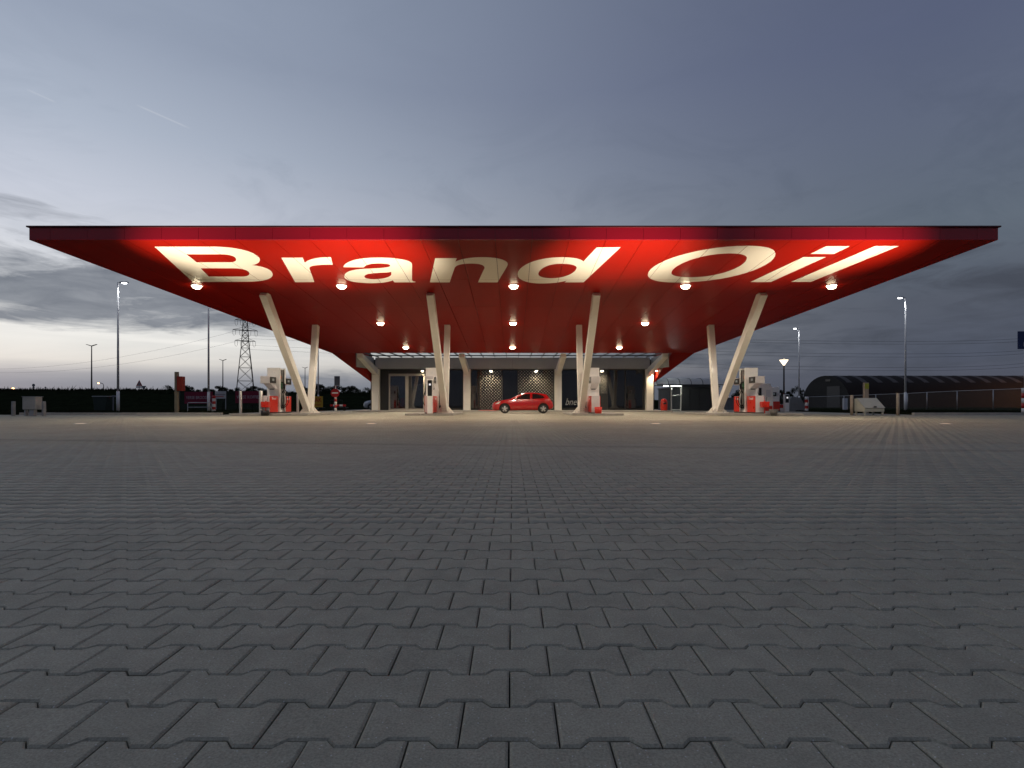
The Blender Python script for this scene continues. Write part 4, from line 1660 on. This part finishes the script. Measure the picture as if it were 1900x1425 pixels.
for z, a in ARMS:
    mb = MB()
    for s in (-1, 1):
        for q in (-1, 1):
            mb.bar((0, q * 1.0, z), (s * a, 0, z), .22, .22)
        mb.bar((0, 0, z + 1.6), (s * a, 0, z + .1), .15, .15)
    mb.build('cross_arm', lat_m, pyl)
    for s in (-1, 1):
        for q in (.9, .35):
            MB().tube([(s * a * q - .6, 0, z), (s * a * q - .5, 0, z - 2), (s * a * q, 0, z - 2.7), (s * a * q + .5, 0, z - 2), (s * a * q + .6, 0, z)], .07, 5).build('insulator', lat_m, pyl)
# power lines to the right, seen below the canopy's edge
wire_m = mat('power_wire', (.04, .04, .045), .6)
WL = [(600, 632, 617), (606, 637, 623), (622, 655, 639), (628, 661, 645), (640, 680, 660), (648, 686, 667)]
ORD = ['uppermost', 'second from top', 'third from top', 'third from bottom', 'second from bottom', 'lowest']
for (ya, ybm, yc), o_ in zip(WL, ORD):
    A, B, Cc = P(455, ya, 250), P(1480, ybm, 200), P(1960, yc - 2, 165)
    pts = []
    for k in range(33):
        t_ = k / 32 * 1.15
        u = t_ * 2
        pts.append(A * ((u - 1) * (u - 2) / 2) + B * (u * (2 - u)) + Cc * (u * (u - 1) / 2))
    tag(MB().tube(pts, .036, 5).build('power_line', wire_m), f'thin power line across the right sky, {o_} of six', 'power line', 'power lines on the right')
for y0, y1, o_ in ((613, 684, 'upper'), (633, 689, 'lower')):
    A, B = P(440, y0, 250), P(-60, y1, 330)
    pts = [A.lerp(B, k / 24) - Vector((0, 0, 22 * (k / 24) * (1 - k / 24))) for k in range(25)]
    tag(MB().tube(pts, .035, 5).build('power_line', wire_m), f'thin power line across the left sky, {o_} of two', 'power line', 'power lines on the left')


# trees
def tree_mesh(kind, seed, leaf, n):
    rg = np.random.default_rng(seed)
    blobs = []
    nb = 9
    for k in range(nb):
        a, q = rg.uniform(0, 2 * math.pi), rg.uniform(.15, 1)
        blobs.append((math.cos(a) * 1.5 * q, math.sin(a) * 1.5 * q, rg.uniform(1.6, 4.6) if kind else rg.uniform(1.4, 4.0), rg.uniform(.55, 1.05)))
    vs, fs = [], []
    for k in range(n):
        bx, by, bz, br = blobs[rg.integers(nb)]
        d = rg.normal(0, 1, 3)
        d /= np.linalg.norm(d)
        p = np.array([bx, by, bz]) + d * br * (rg.random() ** .35) * np.array([1, 1, .85])
        u = rg.normal(0, 1, 3)
        u /= np.linalg.norm(u)
        w = np.cross(u, rg.normal(0, 1, 3))
        w /= np.linalg.norm(w) + 1e-6
        s = leaf * rg.uniform(.6, 1.4)
        o = len(vs)
        vs += [tuple(p - u * s), tuple(p + w * s * .5), tuple(p + u * s), tuple(p - w * s * .5)]
        fs.append((o, o + 1, o + 2, o + 3))
    cr = MB()
    cr.add(vs, fs)
    tk = MB()
    tk.cyl((0, 0, 0), (.05, 0, 2.4), .16, .09, 8)
    for k in range(5):
        bx, by, bz, br = blobs[k]
        tk.cyl((.03, 0, 1.2 + .2 * k), (bx * .8, by * .8, bz), .07, .02, 6)
    return cr.mesh('crown'), tk.mesh('trunk')


TREES = [tree_mesh(k % 2, 11 + k, .16, 1500) for k in range(4)]
for (a, b) in TREES:
    a.materials.append(M_LEAFD)
    b.materials.append(M_BARK)


ORDN = ['first', 'second', 'third', 'fourth', 'fifth', 'sixth', 'seventh', 'eighth', 'ninth', 'tenth', 'eleventh', 'twelfth', 'thirteenth', 'fourteenth', 'fifteenth']


def tree(x, d, base, ytop, label, group, v, wide=1.0):
    zt = PZ(ytop, d)
    h = zt - base
    s = h / 5.1
    t = thing('tree', label, 'tree', (PX(x, d), d, base), random.uniform(0, 6.28), group)
    t.scale = (s * wide, s * wide, s)
    cm, tm = TREES[v % 4]
    put('crown', cm, None, t)
    put('trunk', tm, None, t)
    return t


spots = [(306, 719), (318, 716), (336, 718), (349, 716), (362, 719), (377, 720), (391, 718), (410, 717), (424, 715), (437, 719), (450, 722), (467, 717), (476, 715), (492, 721), (505, 720)]
for k, (x, y) in enumerate(spots):
    tree(x, 100 + (k * 7) % 12, 1.4, y - 1, f'dark leafy tree behind the magenta banners, {ORDN[k]} from left in its row', 'trees behind the banners', k, 1.25)
spots = [(560, 717), (577, 714), (592, 713), (606, 712), (618, 715), (640, 714), (655, 717), (672, 722), (687, 720)]
for k, (x, y) in enumerate(spots):
    tree(x, 92 + (k * 5) % 9, 1.2, y - 1, f'dark leafy tree behind the no-entry sign, {ORDN[k]} from left in its row', 'trees behind the no-entry sign', k + 1, 1.3)
spots = [(1240, 727), (1262, 730), (1285, 722), (1308, 724), (1365, 727), (1378, 723), (1392, 724), (1402, 727)]
for k, (x, y) in enumerate(spots):
    tree(x, 96 + (k * 5) % 9, 0, y - 3, f'dark leafy tree behind the car wash, {ORDN[k]} from left in its row', 'trees behind the car wash', k + 2, 1.1)
tree(1467, 100, 0, 712, 'small dark tree behind the lantern post', None, 0, .7)
tree(1447, 104, 0, 716, 'small dark tree left of the lantern post', None, 2, .8)
tree(1484, 102, 0, 716, 'small dark tree at the left end of the hangar', None, 1, .5)
spots = [(225, 722), (240, 723), (262, 724), (280, 723), (296, 721)]
for k, (x, y) in enumerate(spots):
    tree(x, 93, 2.0, y, f'low dark shrub on the left embankment crest, {ORDN[k]} from left', 'shrubs on the embankment', k, 2.4)

# road signs on the skyline
t = thing('warning_sign', 'red bordered triangular warning sign on the left skyline', 'road sign', (PX(258.5, 85), 85, 2.6))
MB().cyl((0, 0, 0), (0, 0, 1.6), .04, n=8).build('post', M_GALV, t)
mb = MB()
mb.prism([(-.50, .80), (.50, .80), (0, 1.74)], 'y', -.03, 0)
mb.build('plate', M_SIGNR, t)
MB().prism([(-.28, .92), (.28, .92), (0, 1.46)], 'y', -.036, -.031).build('face', mat('sign_face_grey', (.3, .28, .28), .5), t)
MB().box(-.50, .50, -.03, 0, .52, .76).build('under_plate', mat('plate_white', (.55, .55, .55), .5), t)
t = thing('yield_sign', 'back of an inverted triangular yield sign on the left skyline', 'road sign', (PX(267, 85), 85, 2.62))
MB().cyl((0, 0.05, 0), (0, 0.05, .7), .035, n=8).build('post', M_GALV, t)
MB().prism([(-.38, .80), (.38, .80), (0, .16)], 'y', -.02, 0).build('plate', M_SIGNB, t)
for x, lab, r_, zc in ((62.5, 'back of a round road sign on the far left skyline', .24, .95), (84.5, 'tiny road sign on the far left skyline', .13, .60)):
    t = thing('round_sign', lab, 'road sign', (PX(x, 86), 86, 2.6))
    MB().cyl((0, 0, 0), (0, 0, zc), .035, n=8).build('post', M_DARKM, t)
    MB().cyl((0, -.04, zc), (0, -.02, zc), r_, n=20).build('plate', M_SIGNB, t)
    MB().box(-r_ * .7, r_ * .7, -.04, -.02, zc - r_ - .18, zc - r_ - .02).build('under_plate', M_SIGNB, t)

# electric cabinet and posts, far left
d = 30.0
t = thing('service_cabinet', 'pale grey box on two legs at the far left edge', 'cabinet', (PX(53.5, d), d, 0))
MB().box(-.37, .37, 0, .45, .34, 1.03).build('box', mat('cabinet_grey', (.40, .39, .36), .55, var=.1), t, .04)
MB().box(-.39, .39, -.02, .47, 1.03, 1.06).build('lid', M_GREYP, t, .01)
MB().box(-.34, -.28, .1, .3, -.01, .34).build('leg', M_GALV, t)
MB().box(-.07, .18, .1, .3, -.01, .34).build('leg', M_GALV, t)
for x, lab in ((25, 'short grey post left of the service cabinet'), (81.5, 'short grey post right of the service cabinet')):
    tag(MB().lathe([(.095, -.02), (.09, .76), (.08, .79), (0, .80)], 14, (PX(x, d), d, 0)).build('post', mat('post_grey', (.26, .26, .26), .7, var=.15)), lab, 'post', 'posts at the far left')
# dark container with pale lid
d = 44
t = thing('waste_container', 'dark green container with pale lid edge behind the left kerb', 'container', (PX(185, d), d, .08))
MB().prism([(-.45, 0), (.45, 0), (.60, 1.14), (-.58, 1.14)], 'y', 0, .9).build('body', mat('container_green', (.010, .022, .016), .6), t, .03)
MB().box(-.62, .64, -.04, .95, 1.14, 1.2).build('lid', mat('lid_grey', (.35, .36, .36), .45), t, .02)
t = thing('notice_post', 'thin grey post with small plate beside the left lamp post', 'sign post', (PX(211, d), d, .08))
MB().box(-.09, -.03, 0, .06, 0, 1.2).build('post', M_SIGNB, t)
MB().box(-.15, .25, -.02, 0, 1.12, 1.26).build('plate', M_SIGNB, t)

# post with hanging red box
d = 37.0
t = thing('post_box', 'tan post carrying a tall red box on the left verge', 'sign post', (PX(328, d), d, .08))
MB().box(-.10, .10, -.10, .10, 0, PZ(690, d) - .08).build('post', mat('tan_post', (.34, .28, .18), .6, var=.1), t, .01)
z0, z1 = PZ(725.5, d) - .08, PZ(698.5, d) - .08
MB().box(.12, .46, -.22, .20, z0, z1).build('red_box', mat('box_red', (.42, .035, .012), .45, var=.08), t, .03)
MB().box(.10, .118, -.2, .18, z0 + .02, z1 - .02).build('bracket', M_DARKM, t)

# fence with banners
d = 54.0
fen = thing('banner_fence', 'dark wire mesh fence carrying magenta banners on the left', 'fence', (0, d, 0))


def mesh_mat(name, col, dens):
    m = bpy.data.materials.new(name)
    m.use_nodes = True
    nt = m.node_tree
    nt.nodes.clear()
    tr = nt.nodes.new('ShaderNodeBsdfTransparent')
    df = nt.nodes.new('ShaderNodeBsdfDiffuse')
    df.inputs[0].default_value = (*col, 1)
    mx = nt.nodes.new('ShaderNodeMixShader')
    mx.inputs[0].default_value = dens
    om = nt.nodes.new('ShaderNodeOutputMaterial')
    nt.links.new(tr.outputs[0], mx.inputs[1])
    nt.links.new(df.outputs[0], mx.inputs[2])
    nt.links.new(mx.outputs[0], om.inputs[0])
    return m


M_MESHF = mesh_mat('wire_mesh', (.10, .10, .10), .22)
for x in range(333, 500, 27):
    MB().cyl((PX(x, d), 0, 0), (PX(x, d), 0, 2.0), .035, n=8).build('post', M_DARKM, fen)
    if x < 480:
        MB().add([(PX(x, d) + .04, 0, .1), (PX(x + 27, d) - .04, 0, .1), (PX(x + 27, d) - .04, 0, 1.95), (PX(x, d) + .04, 0, 1.95)], [(0, 1, 2, 3)]).build('mesh_panel', M_MESHF, fen)
for xa, xb, ya, yb, s, lab in ((343, 396, 727, 749, 'VERSE BROODJES', 'dim magenta banner behind the left lamp post'), (437, 484, 726, 748, 'VERSE KOFFIE', 'brighter magenta banner left of the far left pump')):
    t = thing('banner', lab, 'banner', (PX((xa + xb) / 2, d), d - .06, 0))
    w2 = (PX(xb, d) - PX(xa, d)) / 2
    vs, fs = [], []
    for k in range(17):
        for j in range(7):
            vs.append((-w2 + 2 * w2 * k / 16, .02 * math.sin(k * 1.3) * math.sin(j * .9), PZ(yb, d) + (PZ(ya, d) - PZ(yb, d)) * j / 6))
    for k in range(16):
        for j in range(6):
            fs.append((k * 7 + j, (k + 1) * 7 + j, (k + 1) * 7 + j + 1, k * 7 + j + 1))
    MB().add(vs, fs, True).build('cloth', M_MAGENTA, t)
    text('lettering', s, .42, mat('banner_print', (.45, .36, .40), .7), t, (0, -.035, PZ((ya + yb) / 2, d)), (R(90), 0, 0), width=w2 * 1.75, bold=.004)
d = 50.0
t = thing('info_board', 'small white notice board between the two magenta banners', 'notice board', (PX(409, d), d, 0))
MB().box(-.5, .5, 0, .04, PZ(739.5, d), PZ(726, d)).build('board', mat('board_white', (.45, .46, .48), .5, var=.1), t)
MB().box(-.45, .45, -.008, -.002, PZ(733, d), PZ(731.5, d)).build('printed_line', M_SIGNB, t)
MB().box(-.45, .30, -.008, -.002, PZ(736.5, d), PZ(735.3, d)).build('printed_line', M_SIGNR, t)
for s in (-.44, .44):
    MB().box(s - .03, s + .03, .05, .1, 0, PZ(727, d)).build('post', M_GALV, t)


def striped_post(x, d, ytop, label, r=.14, n=6, base=0.0, name='striped_post'):
    h = PZ(ytop, d) - base
    t = thing(name, label, 'bollard', (PX(x, d), d, base), 0, 'red and white striped posts')
    for k in range(n):
        rr = r * (1.0 if k % 2 else .995)
        MB().cyl((0, 0, h * k / n), (0, 0, h * (k + 1) / n), rr, rr, 14, cap=(k == n - 1)).build('white_band' if k % 2 == 0 else 'red_band', M_SIGNW if k % 2 == 0 else M_SIGNR, t)
    return t


striped_post(397, 42, 734, 'red and white striped post beside the left verge kerb', .12)
t = thing('metal_gate', 'low grey tube barrier under the left banner', 'barrier', (PX(370, 40), 40, .08))
w2 = .85
MB().tube([(-w2, 0, 0), (-w2, 0, .62), (-w2 + .05, 0, .66), (w2 - .05, 0, .66), (w2, 0, .62), (w2, 0, 0)], .025, 6).build('frame', M_GALV, t)
MB().tube([(-w2, 0, .33), (w2, 0, .33)], .02, 6).build('rail', M_GALV, t)
# yellow banner trailer
d = 56.0
t = thing('advert_trailer', 'yellow lettered advert trailer behind the left column', 'trailer', (PX(588, d), d, 0))
MB().box(-.62, .58, 0, .10, .30, 1.42).build('board', M_YELLOW, t)
text('lettering', 'BAK', .62, mat('advert_red', (.50, .03, .01), .6), t, (0, -.01, 1.02), (R(90), 0, 0), width=.95, bold=.01)
MB().box(-.5, .4, -.008, -.002, .50, .58).build('printed_line', MATS['advert_red'], t)
MB().box(-.6, .55, .02, .9, .2, .29).build('chassis', M_DARKM, t)
for s in (-.35, .3):
    MB().cyl((s, .1, .2), (s, .25, .2), .2, n=16).build('wheel', M_RUBBER, t)
# no-entry sign
d = 47.0
t = thing('no_entry_sign', 'round red no-entry sign on a striped post left of the shop', 'road sign', (PX(622.5, d), d, 0))
zc = PZ(729.3, d)
MB().cyl((0, 0, 0), (0, 0, PZ(698, d)), .04, n=10).build('post', M_GALV, t)
for k in range(5):
    MB().cyl((0, 0, .02 + .27 * k), (0, 0, .02 + .27 * (k + 1)), .105 if k % 2 else .104, n=14).build('band', M_SIGNW if k % 2 == 0 else M_SIGNR, t)
MB().cyl((0, -.13, zc), (0, -.11, zc), .37, n=32).build('disc', M_SIGNR, t)
MB().box(-.27, .27, -.138, -.131, zc - .05, zc + .06).build('white_bar', M_SIGNW, t)
MB().box(-.17 + .1, .40 - .1 + .1, -.10, -.07, PZ(715.5, d), PZ(698, d)).build('upper_plate', mat('plate_dark', (.10, .11, .14), .5), t)
t = thing('barrier_trailer', 'low red and white barrier trailer behind the no-entry sign', 'trailer', (PX(627, 52), 52, 0))
for k in range(5):
    MB().box(-.75 + .3 * k, -.45 + .3 * k, 0, .05, .42, .60).build('board_segment', M_SIGNR if k % 2 == 0 else M_SIGNW, t)
MB().box(-.7, .7, .1, 1.0, .25, .33).build('chassis', M_DARKM, t)
MB().tube([(-.72, .08, .3), (-.72, .08, 1.0), (.4, .08, 1.0), (.4, .08, .3)], .02, 6).build('rail', M_DARKM, t)
for s in (-.5, .5):
    MB().cyl((s, .3, .2), (s, .45, .2), .2, n=16).build('wheel', M_RUBBER, t)

# ================================================================== right background
# bell-shaped red bin
d = 46.5
t = thing('litter_bin', 'rounded bright red litter bin right of the shop', 'bin', (PX(1232, d), d, 0))
MB().lathe([(.26, .0), (.27, .05), (.30, .5), (.275, .85), (.22, 1.02), (.10, 1.08), (0, 1.09)], 24).build('body', M_PRED, t)
MB().lathe([(.285, .82), (.29, .84), (.29, .87), (.272, .89)], 24).build('rim', M_SIGNR, t)
MB().box(-.12, .12, -.30, -.26, .62, .78).build('opening', M_BLACK, t)
# glazed shelter
d = 52.0
sh = thing('wash_shelter', 'white framed shelter with arched clear roof right of the shop', 'shelter', (0, d, 0))
xa, xb = PX(1243, d), PX(1260, d)
for (x0, x1) in ((xa - .12, xa), (xb, xb - .1)):
    MB().tube([(x0 + .02 if x0 < xb - .2 else x1, -.8, 0), (x0 if x0 < xb - .2 else xb, -.8, PZ(713, d))], .06, 8).build('post', M_WHITE, sh)
MB().tube([(xa - .05, -.8, 1.4), (xb, -.8, 1.45)], .035, 6).build('rail', M_WHITE, sh)
MB().tube([(xa, -.8, .1), (xb - .05, -.8, .1)], .045, 6).build('rail', M_WHITE, sh)
poly_m = mesh_mat('polycarbonate', (.55, .57, .58), .55)
zr = PZ(714, d)
X0_, X1_ = PX(1213, d), PX(1338, d)
nseg = 6
for k in range(nseg):
    a, b = X0_ + (X1_ - X0_) * k / nseg, X0_ + (X1_ - X0_) * (k + 1) / nseg
    vs, fs = [], []
    for q in range(9):
        th = math.pi * q / 8
        vs += [(a + .02, -1.2 * math.cos(th), zr + .62 * math.sin(th)), (b - .02, -1.2 * math.cos(th), zr + .62 * math.sin(th))]
    for q in range(8):
        fs.append((2 * q, 2 * q + 1, 2 * q + 3, 2 * q + 2))
    MB().add(vs, fs, True).build('roof_sheet', poly_m, sh)
    MB().tube([(a, -1.21 * math.cos(math.pi * q / 8), zr + .63 * math.sin(math.pi * q / 8)) for q in range(9)], .03, 6).build('roof_rib', M_DARKM, sh)
MB().box(X0_, X1_, -1.25, -1.15, zr - .08, zr).build('eaves_beam', M_DARKM, sh)
MB().box(X0_, X1_, 1.15, 1.25, zr - .08, zr).build('eaves_beam', M_DARKM, sh)
for x in (1233, 1246, 1257):
    MB().box(PX(x, d) - .22, PX(x, d) + .22, -.5, -.35, zr - .16, zr - .09).build('strip_light', mat('strip_glow', (.9, .9, .85), .5, emit=(.95, .97, .9), estr=7), sh)
lamp_light('shelter_lamp', 'POINT', 45, (.95, 1, .9), (PX(1246, d), -.4, zr - .35), sh, radius=.15)
t = thing('wash_bay', 'dark flat-fronted car wash shed under the clear arched roof', 'building', (0, 52.2, 0))
MB().box(PX(1263, 52.2), PX(1334, 52.2), .0, 8, 0, zr - .25).build('wall', mat('shed_dark', (.022, .024, .026), .6, var=.2, vscale=1), t)
MB().box(PX(1263, 52.2) - .1, PX(1334, 52.2) + .1, -.1, 8.1, zr - .24, zr - .12).build('roof', M_DARKM, t)
for x in (1280, 1298, 1316):
    MB().box(PX(x, 52.2) - .02, PX(x, 52.2) + .02, -.015, -.002, .1, zr - .3).build('panel_joint', M_BLACK, t)
t = thing('utility_shed', 'low grey shed seen between the far right column and pump', 'shed', (PX(1364, 60), 60, 0))
MB().box(-1.4, 1.4, 0, 2, 0, 1.25).build('wall', mat('shed_grey', (.16, .17, .18), .7, var=.15), t)
for k in range(7):
    MB().box(-1.4 + .4 * k - .012, -1.4 + .4 * k + .012, -.02, -.002, .05, 1.2).build('rib', M_SIGNB, t)
MB().box(-1.5, 1.5, -.1, 2.1, 1.25, 1.33).build('roof', M_SIGNB, t)

# hangar: long barrel vault
HX, HY0, HW, HH = 52.2, 85.0, 14.0, 5.35
hg = thing('hangar', 'long dark barrel-roofed hangar on the right behind the fence', 'hangar', (0, 0, 0))
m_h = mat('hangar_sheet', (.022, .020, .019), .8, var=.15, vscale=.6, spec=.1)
NA = 20
arc = [(HY0 + HW / 2 - HW / 2 * math.cos(math.pi * q / NA), HH * (math.sin(math.pi * q / NA) ** .85)) for q in range(NA + 1)]
LEN = 92.0
SHX = 2.45
nb = int(LEN / SHX)
for k in range(nb):
    a, b = HX + k * SHX, HX + (k + 1) * SHX
    vs = []
    for y, z in arc:
        vs += [(a + .01, y, z), (b - .01, y, z)]
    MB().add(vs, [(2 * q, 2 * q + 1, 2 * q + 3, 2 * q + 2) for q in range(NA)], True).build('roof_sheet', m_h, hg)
    vs = []
    for q in range(5):
        y, z = arc[5 + q] if q < 5 else arc[9]
        vs += [(a + .75, y - .01, z + .03), (a + 1.6, y - .01, z + .03)]
    MB().add(vs, [(2 * q, 2 * q + 1, 2 * q + 3, 2 * q + 2) for q in range(4)], True).build('skylight', mat('skylight_sheet', (.07, .066, .062), .6, spec=.2), hg)
ends = [(HX, y, z) for y, z in arc]
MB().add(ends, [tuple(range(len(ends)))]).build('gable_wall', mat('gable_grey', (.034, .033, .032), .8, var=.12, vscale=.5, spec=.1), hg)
MB().box(HX - .05, HX - .005, HY0 + 2.6, HY0 + 6.2, 0, 3.5).build('gable_door', mat('gable_door_dark', (.03, .03, .032), .6), hg)
MB().box(HX - .06, HX - .005, HY0 + 5.2, HY0 + 6.6, 4.35, 4.7).build('vent', M_BLACK, hg)

# wire fence in front of the hangar
fn = thing('wire_fence', 'tall chain-link fence with thin posts before the hangar', 'fence', (0, 0, 0))
fp = [(1500, 66, 736.5), (1566, 62, 734.5), (1625, 58, 732), (1684, 54.5, 730), (1720, 51.5, 728), (1776, 48.5, 725.5), (1843, 45, 723), (1910, 42, 720.5), (1990, 39, 718)]
pts = []
for x, d, y in fp:
    a = P(x, y, d)
    pts.append(a)
    MB().cyl((a.x, a.y, .05), tuple(a), .032, n=8).build('post', M_GALV, fn)
M_MESH2 = mesh_mat('chain_link', (.22, .21, .20), .13)
for a, b in zip(pts, pts[1:]):
    MB().tube([a, b], .018, 6).build('top_rail', M_GALV, fn)
    MB().add([(a.x, a.y, .1), (b.x, b.y, .1), (b.x, b.y, b.z - .03), (a.x, a.y, a.z - .03)], [(0, 1, 2, 3)]).build('mesh_panel', M_MESH2, fn)

# grit chest
d = 31.5
t = thing('grit_bin', 'pale grey grit chest with sloping lid between two wooden posts', 'grit bin', (PX(1622.5, d), d, 0))
mg = mat('grit_grey', (.42, .42, .37), .5, var=.08)
w2 = .57
MB().prism([(0, .20), (.95, .20), (.95, .97), (.68, .97), (0, .44)], 'x', -w2, w2).build('body', mg, t, .015)
lid = MB()
lid.add([(-w2 - .02, -.03, .442), (w2 + .02, -.03, .442), (w2 + .02, .70, .998), (-w2 - .02, .70, .998), (-w2 - .02, -.05, .42), (w2 + .02, -.05, .42), (w2 + .02, .70, .975), (-w2 - .02, .70, .975)],
        [(0, 1, 2, 3), (7, 6, 5, 4), (0, 4, 5, 1), (1, 5, 6, 2), (2, 6, 7, 3), (3, 7, 4, 0)])
lid_o = lid.build('lid', mg, t)
MB().box(-.08, .08, -.075, -.05, .45, .52).build('latch', M_DARKM, t)
for sx_, sy_ in ((-.5, .06), (.5, .06), (-.5, .88), (.5, .88)):
    MB().box(sx_ - .04, sx_ + .04, sy_ - .04, sy_ + .04, 0, .2).build('leg', mg, t)
m_wood = mat('weathered_post', (.36, .30, .24), .75, var=.15, vscale=5)
for x, dd, yt, lab in ((1580.5, 32.4, 733, 'tan wooden post left of the grit chest'), (1666, 31.3, 729.5, 'tan wooden post right of the grit chest')):
    z = PZ(yt, dd)
    tag(MB().cyl((PX(x, dd), dd, -.02), (PX(x, dd), dd, z), .085, .082, 14).build('post', m_wood), lab, 'post', 'wooden posts by the grit chest')
dd = 33.5
t = thing('marker_post', 'square tan post with yellow-green sticker behind the grit chest', 'post', (PX(1606.5, dd), dd, .08))
z = PZ(710, dd) - .08
MB().box(-.12, .12, -.1, .1, 0, z).build('post', m_wood, t, .01)
MB().box(-.125, .125, -.106, -.101, z - .38, z - .05).build('sticker', mat('sticker_lime', (.30, .34, .04), .5, var=.2, vscale=9), t)
# white box by the fence
d = 52
t = thing('meter_box', 'small white upright cabinet before the hangar gable', 'cabinet', (PX(1569.5, d), d, .05))
MB().box(-.18, .18, 0, .25, 0, 1.12).build('body', mat('meter_white', (.45, .47, .52), .5), t, .02)
MB().box(-.16, .16, -.006, -.001, .06, 1.06).build('door', mat('meter_white2', (.50, .52, .56), .5), t)
# concrete block, striped post
d = 47
t = tag(MB().prism([(PX(1463, d), 0), (PX(1500, d), 0), (PX(1499, d), .35), (PX(1492, d), .65), (PX(1486, d), 1.18), (PX(1470, d), 1.28), (PX(1466, d), 1.05)], 'y', d, d + 1.2).build('concrete_block', mat('block_concrete', (.24, .24, .23), .85, var=.2, vscale=2, bump=.3, bscale=30), bevel=.03),
        'big pale concrete block right of the payment post', 'concrete block')
striped_post(1496.5, 46, 736, 'red and white striped post before the concrete block', .13, 5)
# blue sign at the right edge
d = 33.6
t = thing('blue_sign', 'dark blue square sign on a striped post at the right edge', 'road sign', (PX(1902, d), d, .08))
MB().cyl((0, 0, 0), (0, 0, PZ(615, d) - .1), .05, n=10).build('pole', M_GALV, t)
MB().box(-.53, .53, -.10, -.06, PZ(648, d) - .08, PZ(615, d) - .08).build('plate', M_BLUE, t, .01)
MB().prism([(-.22, PZ(643, d) - .08), (.25, PZ(643, d) - .08), (.25, PZ(634, d) - .08), (.0, PZ(628, d) - .08), (-.22, PZ(637, d) - .08)], 'y', -.107, -.101).build('symbol', mat('symbol_grey', (.25, .27, .33), .5), t)
for k in range(5):
    h = (PZ(720, d) - .08) / 5
    MB().cyl((0, 0, h * k), (0, 0, h * (k + 1)), .17 if k % 2 else .168, n=16).build('band', M_SIGNW if k % 2 == 0 else M_SIGNR, t)

print('objects', len(bpy.data.objects))
